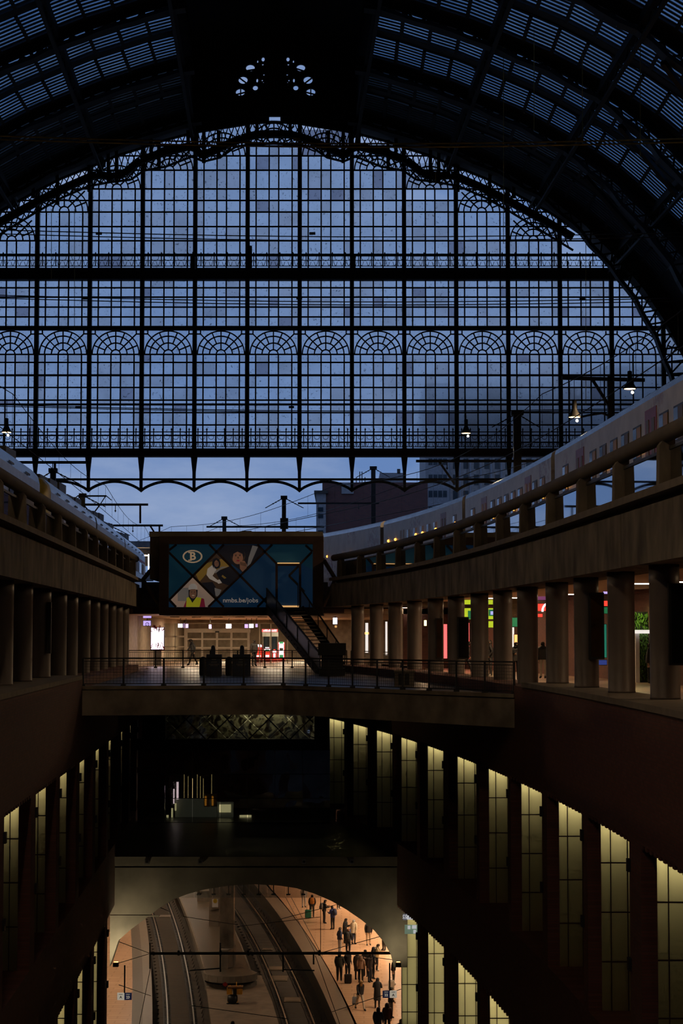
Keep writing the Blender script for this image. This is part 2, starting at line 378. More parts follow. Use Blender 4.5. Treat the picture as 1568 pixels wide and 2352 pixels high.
for bi, (x0, x1) in enumerate(bays):
    xs = [x0 + (x1-x0) * t for t in SUB]
    top = max(arch_z(x0-XC), arch_z(x1-XC))
    if top < zb_hi: continue
    bars = MB()
    zl = zb_hi
    for t in xs[1:-1]:
        for va, vb in ((1031.4,814),(749.5,643.5),(621,330)):
            za, zb = GZ(va), GZ(vb)
            if va == 621:
                fb = dict(fan_px).get(bi, 600); zb = GZ(fb)
            zb = min(zb, arch_z(t-XC))
            if zb > za: bars.box(t-.05, t+.05, DG-.06, DG+.06, za, zb)
    for v in rows_low + rows_mid + rows_up:
        z = GZ(v)
        a, b = x0, x1
        while a < b and arch_z(a-XC) < z: a += .1
        while b > a and arch_z(b-XC) < z: b -= .1
        if b - a < .3: continue
        h = .075 if v in (862, 586.5, 929) else .05
        bars.box(a, b, DG-.07, DG+.07, z-h, z+h)
    bars.build('glazing_bars', M['iron'], gable)
    # fanlights
    def fan(vb, corners, lbl):
        zc, xm = GZ(vb), (x0+x1)/2
        s = (x1-x0) / 120.3
        f = MB()
        def seg(p, q):
            if p[1] < arch_z(p[0]-XC) and q[1] < arch_z(q[0]-XC):
                f.bar((p[0],DG,p[1]), (q[0],DG,q[1]), .09, .12, (0,1,0))
        for r in (10.7, 26.3, 42, 54):
            R = r * s
            pts = [(xm + R*math.cos(math.pi*k/20), zc + R*math.sin(math.pi*k/20)) for k in range(21)]
            for p, q in zip(pts[:-1], pts[1:]): seg(p, q)
        for k in range(9):
            a = math.pi * (k) / 8
            if k in (0, 8): continue
            r0, r1 = (26.3, 54) if k % 2 == 1 and k not in (3, 5) else (10.7, 54)
            if k in (3, 5): r0 = 42 - 16
            if k in (2, 6): r1 = 66
            n = 6
            for j in range(n):
                ra, rb = (r0 + (r1-r0)*j/n)*s, (r0 + (r1-r0)*(j+1)/n)*s
                seg((xm+ra*math.cos(a), zc+ra*math.sin(a)), (xm+rb*math.cos(a), zc+rb*math.sin(a)))
        if corners:
            for sg in (-1, 1):
                xx = xm + sg * 47 * s
                seg((xx, zc+47*s), (xx, zc+55*s)); seg((xx, zc+47*s), (xm+sg*56*s, zc+47*s))
        if f.v: f.build('fanlight_bars', M['iron'], gable)
    fan(814, True, 'row')
    if bi in dict(fan_px): fan(dict(fan_px)[bi], False, 'top')
    # railings
    rl = MB(); s = (x1-x0) / 120.3
    def rail(vtop, vtip, vbot, n, style):
        zt, zp_, zb = GZ(vtop), GZ(vtip), GZ(vbot)
        if zt > arch_z((x0+x1)/2-XC): return
        y = DG - .7
        rl.box(x0, x1, y-.03, y+.03, zt-.035, zt+.035); rl.box(x0, x1, y-.03, y+.03, zb, zb+.05)
        zm = zb + (zt-zb) * (.5 if style else .33); rl.box(x0, x1, y-.025, y+.025, zm-.025, zm+.025)
        w = (x1-x0)/n
        for k in range(n):
            xx = x0 + w*(k+.5)
            rl.box(xx-.035, xx+.035, y-.03, y+.03, zb, zp_-.12)
            rl.lathe([(.02,0),(.075,.06),(.01,.2)], 5, (xx, y, zp_-.16))
            for sg in (-1, 1):
                R = w*.3; cx = xx + sg*w*.5
                pts = [(cx + R*math.cos(a), y, (zm+zt)/2*1.0 + R*math.sin(a)*.9) for a in [math.pi*j/6 for j in range(0, 13)]]
                if sg == 1: rl.path(pts, .035, .035)
                pts = [(xx + sg*w*(.08+.3*t), y, zm + (zb-zm)*.9*math.sin(math.pi*t/1.1)) for t in [j/6 for j in range(7)]]
                rl.path(pts, .035, .035)
    rail(588, 584, 616, 4, True); rail(994.4, 986, 1029, 6, False)
    if rl.v: rl.build('railing', M['iron'], gable)
    # panes
    for zs in ([1031.4]+rows_low[::-1][2:], [749.5]+rows_mid[::-1]+[643.5], [617]+[r for r in rows_up[::-1] if r < 600 and r >= dict(fan_px).get(bi, 700)]):
        for va, vb in zip(zs[:-1], zs[1:]):
            za, zb = GZ(va), GZ(vb)
            if zb - za < .12: continue
            for c in range(5):
                a, b = xs[c], xs[c+1]
                zz = min(zb, max(arch_z(a-XC), arch_z(b-XC)) + .2)
                if zz - za < .12 or not pane_ok(a, b, za, zz): continue
                panes.append(((b-a)*(zz-za), a, b, za, zz))
    panes.append(((x1-x0)*(GZ(758.5)-GZ(814)) if False else 6.6, x0, x1, GZ(814), GZ(758.5)))
    if bi in dict(fan_px):
        za = GZ(dict(fan_px)[bi]); panes.append((5.5, x0, x1, za, max(za+.3, min(za+2.0, top+.3))))
def vis(a, b, za, zb):
    u, v = proj(((a+b)/2, DG, (za+zb)/2))
    return -30 < u < 1598
panes = sorted([p for p in panes if vis(*p[1:])], key=lambda p: -p[0])
stuff = MB()
for i, (ar, a, b, za, zb) in enumerate(panes):
    r = random.random()
    k = 'pane_clear' if r < .72 else ('pane_hazy' if r < .965 else 'pane_grey')
    if i < 296: piece('pane', BX_pane[k], gable, ((a+b)/2, DG+.05, (za+zb)/2), (b-a, .012, zb-za))
    else: stuff.mat(('pane_clear','pane_hazy','pane_grey').index(k)).box(a, b, DG+.044, DG+.056, za, zb)
so = stuff.build('small_panes', [M['pane_clear'],M['pane_hazy'],M['pane_grey']], gable); so['kind'] = 'stuff'
# two equipment boxes and lamps on the gallery
for u, w, v0, v1 in ((443,11,590,620),(572,13,566,620),(811,11,590,620)):
    a = PY(u-w/2, v1, DG-1); b = PY(u+w/2, v0, DG-1)
    m = MB().box(a.x, b.x, DG-1.3, DG-.8, a.z, b.z).box(a.x+.1, b.x-.1, DG-1.32, DG-1.3, a.z+.1, b.z-.2)
    m.box((a.x+b.x)/2-.05, (a.x+b.x)/2+.05, DG-1.1, DG-1.0, b.z, b.z+.35)
    T(m.build('equipment_cabinet', M['iron']), {443:'short dark cabinet on the upper gallery, on the grey train side of the tallest one', 572:'tallest dark cabinet on the upper gallery, with a stub mast', 811:'short dark cabinet on the upper gallery, on the white train side'}[u], 'cabinet')
# frieze of hanging arches under the lowest beam
zbar = GZ(1101.5)
for i, x in enumerate(MX):
    if not (-60 < MU[i] < 1560): continue
    h = MB()
    zt, zt2, zbm = zb_lo, GZ(1085), GZ(1131)
    h.prism([(x-.24,DG-.1,zt),(x+.24,DG-.1,zt),(x+.12,DG-.1,zt2),(x+.11,DG-.1,GZ(1122)),(x+.2,DG-.1,GZ(1126)),(x,DG-.1,zbm),(x-.2,DG-.1,GZ(1126)),(x-.11,DG-.1,GZ(1122)),(x-.12,DG-.1,zt2)], (0,.25,0))
    h.build('pendant', M['iron'], gable)
fb = MB().box(MX[0], MX[-2], DG-.1, DG+.12, zbar-.06, zbar+.09); fb.build('frieze_bar', M['iron'], gable)
for x0, x1 in bays[:-1]:
    a = MB(); pts = []
    for k in range(17):
        t = k/16; pts.append((x0 + (x1-x0)*t, DG, GZ(1127) + (GZ(1106)-GZ(1127)) * math.sin(math.pi*t)**.8))
    a.path(pts, .2, .13, (0,1,0)).build('frieze_arch', M['iron'], gable)
# ------------------------------------------------------------------ roof
roof = empty('ceiling', (0, 60, 30), 'dark barrel vault of the train shed with louvred roof lights between iron ribs', 'roof', kind='structure')
arc = [0.0]
for (x0,z0),(x1,z1) in zip(PROF[:-1], PROF[1:]): arc.append(arc[-1] + math.hypot(x1-x0, z1-z0))
def arc_pt(s):
    s = max(0, min(s, arc[-1]))
    for i in range(len(arc)-1):
        if s <= arc[i+1]:
            t = (s-arc[i])/max(1e-6, arc[i+1]-arc[i]); (x0,z0),(x1,z1) = PROF[i], PROF[i+1]
            return Vector((x0+(x1-x0)*t, z0+(z1-z0)*t))
def s_of_dx(dx):
    for i in range(len(PROF)-1):
        if PROF[i][0] <= dx <= PROF[i+1][0]: return arc[i] + (arc[i+1]-arc[i])*(dx-PROF[i][0])/(PROF[i+1][0]-PROF[i][0])
    return arc[-1]
LH = 189/31.0                                       # half width of the lantern
S0 = s_of_dx(LH); PITCH = 1.79; NP = 14
SEND = S0 + PITCH*NP
rowsY = []
for k in (-3,-2,-1,0,1):
    base = 112.8 + 12.6*k
    rowsY += [(base, base+4.65), (base+5.7, base+10.35)]
def shell(Y0, Y1, s0, s1, side, th=.25):
    ss = [s0] + [a for a in arc if s0 < a < s1] + [s1]
    secs = []
    for Y in (Y0, Y1):
        xa = shed_axis(Y); lo = []; hi = []
        for s in ss:
            p = arc_pt(s); q = arc_pt(min(s+.3, arc[-1])) - arc_pt(max(s-.3, 0)); q.normalize(); n = Vector((-q.y, q.x))
            if n.y < 0: n = -n
            if s > arc[-1]-4: n = Vector((1, 0))
            lo.append((xa + side*p.x, Y, p.y)); hi.append((xa + side*(p.x+n.x*th), Y, p.y+n.y*th))
        secs.append(lo + hi[::-1])
    return MB().loft(secs)
edges = sorted([-14] + [e for r in rowsY for e in r] + [DG])
for a, b in zip(edges[:-1], edges[1:]):
    israw = any(abs(a-r[0]) < .01 for r in rowsY)
    for sd in (-1, 1):
        if not israw: shell(a, b, S0, arc[-1], sd).build('roof_sheet', M['iron'], roof)
        else:
            shell(a, b, SEND, arc[-1], sd).build('roof_sheet', M['iron'], roof)
# louvred roof lights
def panel_mesh(w, l, gus):
    m = MB(); n = 8; p = l/n
    for k in range(n+1):
        y = -l/2 + k*p
        m.box(-w/2, w/2, y-p*.24, y+p*.24, -.03, .0)
    m.box(-w/2-.01, -w/2+.10, -l/2, l/2, -.14, .02); m.box(w/2-.10, w/2+.01, -l/2, l/2, -.14, .02)
    if gus:
        for sg in gus:
            for ye in (-1, 1):
                m.prism([(sg*w/2, ye*l/2, -.05), (sg*(w/2-.5), ye*l/2, -.05), (sg*(w/2-.15), ye*(l/2-.35), -.05), (sg*w/2, ye*(l/2-.6), -.05)], (0,0,.04))
    return m.mesh('roof_panel', M['iron'])
PM = {g: panel_mesh(PITCH-.02, 4.65, g) for g in ((), (-1,), (1,))}
PP = {k: MB().box(-PITCH/2, PITCH/2, -2.32, 2.32, .05, .06).mesh('pane', M[k]) for k in ('pane_roof','pane_dark')}
npan = 0
fillers = {}
for (ya, yb) in rowsY:
    ym = (ya+yb)/2; xa = shed_axis(ym)
    for sd in (-1, 1):
        for k in range(NP):
            s = S0 + PITCH*(k+.5); p = arc_pt(s); q = arc_pt(s+PITCH/2) - arc_pt(s-PITCH/2); ang = math.atan2(q.y, q.x)
            c = Vector((xa + sd*p.x, ym, p.y))
            u, v = proj(c)
            if not (-70 < u < 1640 and -60 < v < 1000):
                shell(ya, yb, s-PITCH/2, s+PITCH/2, sd).build('roof_sheet', M['iron'], roof); continue
            g = () if k % 4 in (1, 2) else ((-1,) if (k % 4 == 0) == (sd > 0) else (1,))
            o = piece('roof_panel', PM[g], roof, c, (1,1,1), (0, -ang*sd if sd > 0 else ang, 0))
            k2 = 'pane_dark' if ya > 124 else 'pane_roof'
            g2 = bpy.data.objects.new('pane', PP[k2]); link(g2, o); npan += 1
# purlin girders (along the shed) and arched ribs
for sd in (-1, 1):
    for k in range(0, NP+1, 4):
        s = S0 + PITCH*k; p = arc_pt(s)
        m = MB()
        for Y0, Y1 in ((60, DG),):
            a = Vector((shed_axis(Y0)+sd*p.x, Y0, p.y)); b = Vector((shed_axis(Y1)+sd*p.x, Y1, p.y))
            m.bar(a+Vector((0,0,-.2)), b+Vector((0,0,-.2)), .42, .5)
            m.bar(a+Vector((0,0,-1.1)), b+Vector((0,0,-1.1)), .22, .18)
            n = 52; prev = None
            for j in range(n+1):
                c = a.lerp(b, j/n) + Vector((0,0,-.3 if j % 2 else -1.1))
                if prev: m.bar(prev, c, .1)
                prev = c
        m.build('purlin_girder', M['iron'], roof)
ribY = [86.5, 99.1, 111.7, 124.3, 136.9]
for Y in ribY:
    for sd in (-1, 1):
        m = MB(); xa = shed_axis(Y); n = 46
        inn, out = [], []
        for j in range(n+1):
            s = S0*.9 + (arc[-1]-S0*.9)*j/n; p = arc_pt(s)
            q = arc_pt(min(s+.3, arc[-1])) - arc_pt(max(s-.3,0)); q.normalize(); nn = Vector((q.y, -q.x)) 
            if nn.y > 0: nn = -nn
            if s > arc[-1]-4: nn = Vector((-1,0))
            dep = .66 + .14*math.sin(s*.9)**2 + (1.9*max(0,(s-21)/16))
            out.append(Vector((xa+sd*p.x, Y, p.y))); inn.append(Vector((xa+sd*(p.x+nn.x*dep), Y, p.y+nn.y*dep)))
        m.path(out, .3, .9, (0,1,0)); m.path(inn, .22, .9, (0,1,0))
        for a, b, c, d in zip(out[:-1], out[1:], inn[:-1], inn[1:]):
            m.bar(a, d, .12); m.bar(b, c, .12)
            m.add([a+Vector((0,.05,0)), b+Vector((0,.05,0)), (b+d)/2+Vector((0,.05,0)), (a+c)/2+Vector((0,.05,0))], [(0,1,2,3)])
        m.build('rib', M['iron'], roof)
# diagonal braces from the ribs down to the haunches
for Y in ribY[:-1]:
    for sd in (-1, 1):
        m = MB()
        for s in (S0+PITCH*9, S0+PITCH*12):
            p = arc_pt(s); q = arc_pt(min(s+6, arc[-1]))
            m.bar((shed_axis(Y)+sd*(p.x-.4), Y, p.y-1.4), (shed_axis(Y+6)+sd*(q.x-.3), Y+6, q.y-.4), .28)
        m.build('brace', M['iron'], roof)
# end rib in front of the glass: lattice chords and a cusped main member
YE = DG - 1.2
def E(u, v): return PY(u, v, YE)
thick = [(-60,545),(0,510),(88,462),(150,431),(205,407),(222,402),(262,406),(287,398),(310,378),(323,368),(370,352),(434,336),(446,340),(465,358),(500,342),(530,328),(555,318),(590,309),(628,308)]
lowc = [(-60,575),(20,526),(82,488),(140,455),(202,428),(255,418),(300,413),(330,392),(380,383),(440,360),(468,371),(505,362),(540,338),(570,332),(628,330)]
upc = [(-60,520),(0,485),(94,434),(141,410),(214,381),(270,357),(323,341),(364,326),(440,306),(500,294),(560,284),(628,280)]
er = MB(); la = MB()
for mir in (False, True):
    fx = (lambda u: 1256-u) if mir else (lambda u: u)
    P = lambda L: [E(fx(u), v) for u, v in L]
    er.path(P(thick), .5, .5, (0,1,0)); la.path(P(lowc), .14, .14, (0,1,0)); la.path(P(upc), .16, .16, (0,1,0))
    def at(L, u):
        for (a,b),(c,d) in zip(L[:-1], L[1:]):
            if a <= u <= c: return b + (d-b)*(u-a)/(c-a)
        return L[-1][1]
    us = [-50+14*k for k in range(49)]
    for a, b in zip(us[:-1], us[1:]):
        for L1, L2 in ((upc, thick), (thick, lowc)):
            if abs(at(L1,a)-at(L2,a)) < 6: continue
            la.bar(E(fx(a), at(L1,a)), E(fx(b), at(L2,b)), .07); la.bar(E(fx(b), at(L1,b)), E(fx(a), at(L2,a)), .07)
    for u, v0, v1 in ((77,420,455),(132,400,470),(205,380,440),(249,330,418),(268,345,420),(347,318,365),(365,322,388),(432,300,345),(468,300,374),(502,300,364),(452,296,350),(590,280,318)):
        er.bar(E(fx(u), v0), E(fx(u), v1), .26)
er.build('end_rib', M['iron'], roof); la.build('end_lattice', M['iron'], roof)
# border plate closing the gable above the arch
bp = MB()
ss = [arc[-1]*j/60 for j in range(61)]
for sd in (-1, 1):
    for a, b in zip(ss[:-1], ss[1:]):
        p, q = arc_pt(a), arc_pt(b)
        def nrm(s):
            t = arc_pt(min(s+.3,arc[-1])) - arc_pt(max(s-.3,0)); t.normalize(); n = Vector((-t.y,t.x)); 
            return n if n.y > 0 else -n
        if p.x < LH*.98 and q.x < LH*.98: continue
        pn, qn = p + nrm(a)*3, q + nrm(b)*3
        bp.prism([(XC+sd*p.x,DG,p.y),(XC+sd*q.x,DG,q.y),(XC+sd*qn.x,DG,qn.y),(XC+sd*pn.x,DG,pn.y)], (0,.3,0))
bp.build('gable_border', M['iron'], gable)
# lantern along the ridge, with a pierced iron screen at its end
lz0, lz1 = arc_pt(S0).y, arc_pt(0).y + 6.5
lan = MB()
for sd in (-1, 1):
    a, b = -14, DG
    lan.prism([(shed_axis(a)+sd*LH, a, lz0), (shed_axis(b)+sd*LH, b, lz0), (shed_axis(b)+sd*LH, b, lz1-2.0), (shed_axis(a)+sd*LH, a, lz1-2.0)], (sd*.2,0,0))
    lan.prism([(shed_axis(a)+sd*(LH+.4), a, lz1-2.1), (shed_axis(b)+sd*(LH+.4), b, lz1-2.1), (shed_axis(b), b, lz1), (shed_axis(a), a, lz1)], (0,0,.2))
lan.build('lantern_hood', M['iron'], roof)
def cut_plate(outer, holes, mat, name, parent, Y, th):
    cu = bpy.data.curves.new('plate', 'CURVE'); cu.dimensions = '2D'; cu.fill_mode = 'BOTH'; cu.extrude = th/2
    for poly in [outer] + holes:
        sp = cu.splines.new('POLY'); sp.points.add(len(poly)-1)
        for p, (x, z) in zip(sp.points, poly): p.co = (x, z, 0, 1)
        sp.use_cyclic_u = True
    o = bpy.data.objects.new('plate', cu); COL.objects.link(o); bpy.context.view_layer.update()
    me = bpy.data.meshes.new_from_object(o.evaluated_get(bpy.context.evaluated_depsgraph_get())); bpy.data.objects.remove(o)
    me.transform(Matrix.Translation((0, Y, 0)) @ Matrix.Rotation(math.pi/2, 4, 'X'))
    me.materials.clear(); me.materials.append(mat)
    r = parent; off = Vector((0,0,0))
    while r is not None: off += Vector(r.location); r = r.parent
    me.transform(Matrix.Translation(-off))
    return link(bpy.data.objects.new(name, me), parent)
holes = []
def hole(u, v, ru, rv):
    c = PY(u, v, DG); k = DG/F
    holes.append([(c.x + ru*k*math.cos(2*math.pi*j/18), c.z + rv*k*math.sin(2*math.pi*j/18)) for j in range(18)])
for hx, hy, ru, rv in ((530,232,41,33),(465,342,42,36),(441,450,43,34),(575,412,24,24),(592,345,9,20),(645,155,15,22),(642,203,9,9),(652,294,8,8),(637,345,7,9),(648,362,6,6),(643,388,4,4),(640,422,4,4),(596,175,6,14)):
    for mir in (0, 1):
        u = 440+hx/3.92; v = 100+hy/3.92
        if mir: u = 1266-u
        hole(u, v, ru/3.92, rv/3.92)
outer = [(XC-LH-.3, arc_pt(0).y+.05-.2), (XC+LH+.3, arc_pt(0).y+.05-.2), (XC+LH+.3, lz1-2.0), (XC, lz1+.1), (XC-LH-.3, lz1-2.0)]
cut_plate(outer, holes, M['iron'], 'pierced_screen', roof, DG-.3, .25)
sb = MB()
for hx, hy in ((530,236),(465,336),(441,450)):
    for mir in (0, 1):
        u = 440+hx/3.92; v = 100+hy/3.92
        if mir: u = 1266-u
        sg = -1 if mir else 1
        a, b = PY(u-12, v+sg*3*(1 if hy != 336 else -3), DG), PY(u+12, v-sg*3*(1 if hy != 336 else -3)+ (2 if hy == 236 else 0), DG)
        sb.bar(a, b, .1); 
        if hy == 450: sb.bar(PY(u, v-10, DG), PY(u, v+10, DG), .09)
sb.build('screen_bars', M['iron'], roof)
# spandrel between crown of the arch and the lantern sides
sp_ = MB()
for sd in (-1, 1):
    sp_.prism([(XC+sd*LH, DG, lz0-.1), (XC+sd*(LH+.4), DG, lz0+2), (XC+sd*LH, DG, arc_pt(0).y+.4), (XC+sd*.42, DG, arc_pt(0).y+.4), (XC+sd*.42, DG, arc_pt(0).y-.35), (XC+sd*2.2, DG, arc_pt(s_of_dx(2.2)).y-.3)], (0,.2,0))
sp_.build('crown_spandrel', M['iron'], gable)
# shed flanks and the head building behind the camera
for sd, nm in ((-1,'wall_left'),(1,'wall_right')):
    xw = PROF[-1][0]
    m = MB().prism([(shed_axis(-14)+sd*xw,-14,-21),(shed_axis(DG)+sd*xw,DG,-21),(shed_axis(DG)+sd*xw,DG,PROF[-1][1]+.3),(shed_axis(-14)+sd*xw,-14,PROF[-1][1]+.3)], (sd*.6,0,0))
    T(m.build(nm, M['stone_back']), 'dark stone flank wall of the shed on the %s side' % ('left' if sd < 0 else 'right'), 'wall', kind='structure')
m = MB().box(-40, 40, -15, -14, -21, 52)
T(m.build('wall_back', M['stone_back']), 'dark stone wall of the head building at the buffer end', 'wall', kind='structure')
# ================================================================== viaducts of the upper tracks
def reflection_mat():  # olive and dark pattern that paints reflections behind the mirror box panes
    m, nt, out = nmat('reflection_pattern'); N, L = nt.nodes, nt.links
    b = N.new('ShaderNodeBsdfPrincipled'); b.inputs['Roughness'].default_value = .45; L.new(b.outputs[0], out.inputs[0])
    g = N.new('ShaderNodeNewGeometry'); n = N.new('ShaderNodeTexNoise'); n.inputs['Scale'].default_value = 1.1; n.inputs['Detail'].default_value = 3; n.inputs['Distortion'].default_value = 2.5
    L.new(g.outputs['Position'], n.inputs['Vector']); w = N.new('ShaderNodeTexWave'); w.inputs['Scale'].default_value = .9; w.inputs['Distortion'].default_value = 9
    L.new(n.outputs['Color'], w.inputs['Vector']); r = N.new('ShaderNodeValToRGB'); r.color_ramp.elements[0].position = .25; r.color_ramp.elements[0].color = (.02,.018,.012,1); r.color_ramp.elements[1].color = (.40,.40,.30,1)
    L.new(w.outputs[0], r.inputs[0]); L.new(r.outputs[0], b.inputs['Base Color'])
reflection_mat()
plain('rail_concrete', (.15,.125,.09), .75, 0, .2, 1.0)
YV0, YV1 = 14.0, 107.0
def strip(f0, f1, z0, z1, Y0, Y1, step=3.0):
    n = max(1, int(round((Y1-Y0)/step))); secs = []
    for k in range(n+1):
        Y = Y0 + (Y1-Y0)*k/n; a, b = f0(Y), f1(Y)
        secs.append([(a,Y,z0),(b,Y,z0),(b,Y,z1),(a,Y,z1)])
    return MB().loft(secs)
def light(name, kind, loc, power, color, size=.3, rot=None, sy=None, spread=None, spot=None):
    l = bpy.data.lights.new(name, kind); l.energy = power; l.color = color
    if kind == 'AREA':
        l.shape = 'RECTANGLE'; l.size = size; l.size_y = sy or size
        if spread: l.spread = spread
    else: l.shadow_soft_size = size
    if kind == 'SPOT': l.spot_size = spot or 2.4; l.spot_blend = .25
    o = bpy.data.objects.new(name, l); o.location = loc
    if rot: o.rotation_euler = rot
    return link(o)
def face_u(w, u):                                    # distance along wall w where its face meets image column u
    lo, hi = 20.0, 112.0
    g = lambda Y: w(Y)/Y - (u-CX)/F
    for _ in range(60):
        mid = (lo+hi)/2
        if (g(mid) > 0) == (g(lo) > 0): lo = mid
        else: hi = mid
    return (lo+hi)/2
VIA = {}
for sd, rail, nm in ((1, railR, 'right'), (-1, railL, 'left')):
    xw = lambda Y: shed_axis(Y) + sd*PROF[-1][0]
    via = empty('viaduct', (rail(60), 60, ZFB), 'curving concrete viaduct carrying the %s' % ('white graffitied train with lit windows' if sd > 0 else 'grey train with a yellow nose'), 'viaduct', kind='structure'); VIA[sd] = via
    Y1 = YV1 if sd > 0 else 109.5
    e = lambda d: (lambda Y: rail(Y) + sd*d)
    strip(e(.45), xw, ZFB+.45, ZP, YV0, Y1, 6).build('deck', M['concrete_dark'], via)
    strip(e(.05), e(1.6), ZFB, ZFB+.5, YV0, Y1).build('edge_beam', M['concrete'], via)
    # fascia panels with open joints
    Y = YV0
    while Y < Y1-.1:
        yb = min(Y+10.4, Y1)
        strip(e(0), e(.5), ZFB-.01, ZC-.34, Y+.03, yb-.03, 2.6).build('fascia_panel', M['concrete'], via)
        Y = yb
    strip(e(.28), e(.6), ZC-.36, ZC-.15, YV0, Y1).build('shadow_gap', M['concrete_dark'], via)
    strip(e(-.12), e(.7), ZC-.17, ZC, YV0, Y1).build('cornice', M['coping'], via)
    pts = [(rail(y)+sd*.15, y, ZR-.185) for y in np.arange(YV0, Y1+.01, 1.55)]
    MB().tube(pts, .185, 14).build('handrail', M['rail_concrete'], via, smooth=True)
    Y = 45.4*.93 - 5.2*5
    posts = []
    while Y < Y1: 
        if Y > YV0: posts.append(Y)
        Y += 4.95
    for Y in posts:
        x = rail(Y); sl = (rail(Y+1)-rail(Y-1))/2
        m = MB()
        d = Vector((sl,1,0)).normalized(); n = Vector((d.y,-d.x,0))*sd
        c = Vector((x,Y,0)) + n*.16
        for w0, w1, z0, z1 in ((.20,.18,ZC,ZC+.86),(.18,.08,ZC+.86,ZR-.30)):
            secs = []
            for w, z in ((w0,z0),(w1,z1)):
                secs.append([c - d*.15 - n*w + Vector((0,0,z)), c + d*.15 - n*w + Vector((0,0,z)), c + d*.15 + n*.16 + Vector((0,0,z)), c - d*.15 + n*.16 + Vector((0,0,z))])
            m.loft(secs)
        m.build('parapet_post', M['concrete'], via)
    for a, b in zip(posts[:-1], posts[1:]):
        pa, pb = Vector((rail(a)+sd*.22, a+.15, 0)), Vector((rail(b)+sd*.22, b-.15, 0))
        g = MB().prism([pa+Vector((0,0,ZC)), pb+Vector((0,0,ZC)), pb+Vector((0,0,ZR-.52)), pa+Vector((0,0,ZR-.52))], (sd*.012,0,0))
        g.build('glass_panel', M['parapet_glass'], via)
        MB().bar(pa+Vector((0,0,ZR-.5)), pb+Vector((0,0,ZR-.5)), .06, .07).build('glazing_rail', M['dark_paint'], via)
    # round columns below the edge
    cm = MB().lathe([(.345,0),(.345,.05),(.340,.06),(.340,ZFB-.52),(.345,ZFB-.5),(.345,ZFB)], 28).mesh('column', M['column_paint'], smooth=True)
    pl_end = 58.8 if sd > 0 else 69.0
    ucols = [1524.5,1425,1345,1278,1210.5,1153.5,1100.5,1047,1000,951.5,907.5,864,821] if sd > 0 else [-60,5,51,95,133,160,190,213,233,252,268,283,297,310]
    ycols = [face_u(e(.62), u) for u in ucols]
    ycols = [ycols[0]-5.2*k for k in (4,3,2,1)] + ycols
    YCOL = globals().setdefault('YCOL', {}); YCOL[sd] = ycols[4:]
    for Y in ycols:
        if Y > Y1-1 or Y < YV0: continue
        z0 = .48 if Y < pl_end else 0
        piece('column', cm, via, (rail(Y)+sd*.62, Y, z0), (1,1,(ZFB-z0)/ZFB))
# upper deck where the two viaducts join beyond the void, with its edge beam
m = MB().box(-60, 60, 108.6, 330, ZFB, ZP-.9); m.box(railL(109)+.2, railR(107)-.2, 108.4, 109.4, ZFB, ZC-.2)
T(m.build('track_deck', M['concrete_dark']), 'broad concrete deck carrying the tracks out beyond the end wall', 'deck', kind='structure')
# ================================================================== street level floors
for sd, w, nm in ((1, wallR, 'right'), (-1, wallL, 'left')):
    xw = lambda Y: shed_axis(Y) + sd*PROF[-1][0]
    m = strip(lambda Y: w(Y)+sd*.02, xw, -.7, 0, -14, 112.6, 5)
    T(m.build('floor', M['tile_warm']), 'warm tiled concourse floor under the %s viaduct' % nm, 'floor', kind='structure')
    y1 = 58.8 if sd > 0 else 69.0
    m = strip(lambda Y: w(Y)-sd*.06, lambda Y: w(Y)+sd*1.35, .34, .48, 4, y1, 4)
    m2 = strip(lambda Y: w(Y)+sd*.02, lambda Y: w(Y)+sd*1.3, 0, .34, 4, y1, 4)
    pl = m.build('plinth', M['coping']); m2.build('plinth_core', M['brick_dark'], pl)
    T(pl, 'pale stone plinth along the top of the %s brick wall, columns standing on it' % nm, 'plinth', kind='structure')
m = MB().box(-12, 9, -14, 2.0, -1.0, 0)
T(m.build('floor', M['tile_mid']), 'bridge floor at the buffer end of the void', 'floor', kind='structure')
# ------------------------------------------------------------------ the bridge across the void
ZB = .08
bl = [(178,1576),(650,1574.5),(1196,1594)]
BP = [PZ(u, v, ZB) for u, v in bl]
BP[0].x = wallL(BP[0].y) + .0; BP[2].x = wallR(BP[2].y)
bridge = empty('bridge', tuple(Vector((BP[1].x, BP[1].y+4, -1.0))), 'concrete footbridge with a bent front edge crossing the void', 'bridge', kind='structure')
Z0B = ZB - 1.06
def off(P, d): return Vector((P.x, P.y + d, P.z))
fr = [BP[0], BP[1], BP[2]]
cop, beam = MB(), MB()
for a, b in zip(fr[:-1], fr[1:]):
    d = (b-a).normalized(); n = Vector((-d.y, d.x, 0))
    if n.y < 0: n = -n
    def quad(p, q, n0, n1, z0, z1, M_):
        M_.loft([[p+n*n0+Vector((0,0,z0-p.z)), p+n*n1+Vector((0,0,z0-p.z)), p+n*n1+Vector((0,0,z1-p.z)), p+n*n0+Vector((0,0,z1-p.z))],
                 [q+n*n0+Vector((0,0,z0-q.z)), q+n*n1+Vector((0,0,z0-q.z)), q+n*n1+Vector((0,0,z1-q.z)), q+n*n0+Vector((0,0,z1-q.z))]])
    quad(a, b, -.05, .42, ZB-.12, ZB, cop); quad(a, b, .03, .45, Z0B, ZB-.15, beam)
beam.box(BP[1].x-.2, BP[1].x+.2, BP[1].y+.04, BP[1].y+.5, Z0B, ZB-.15); cop.box(BP[1].x-.2, BP[1].x+.2, BP[1].y-.04, BP[1].y+.4, ZB-.12, ZB-.001)
cop.build('coping', M['bridge_concrete'], bridge); beam.build('edge_beam', M['bridge_concrete'], bridge)
yb = 97.5
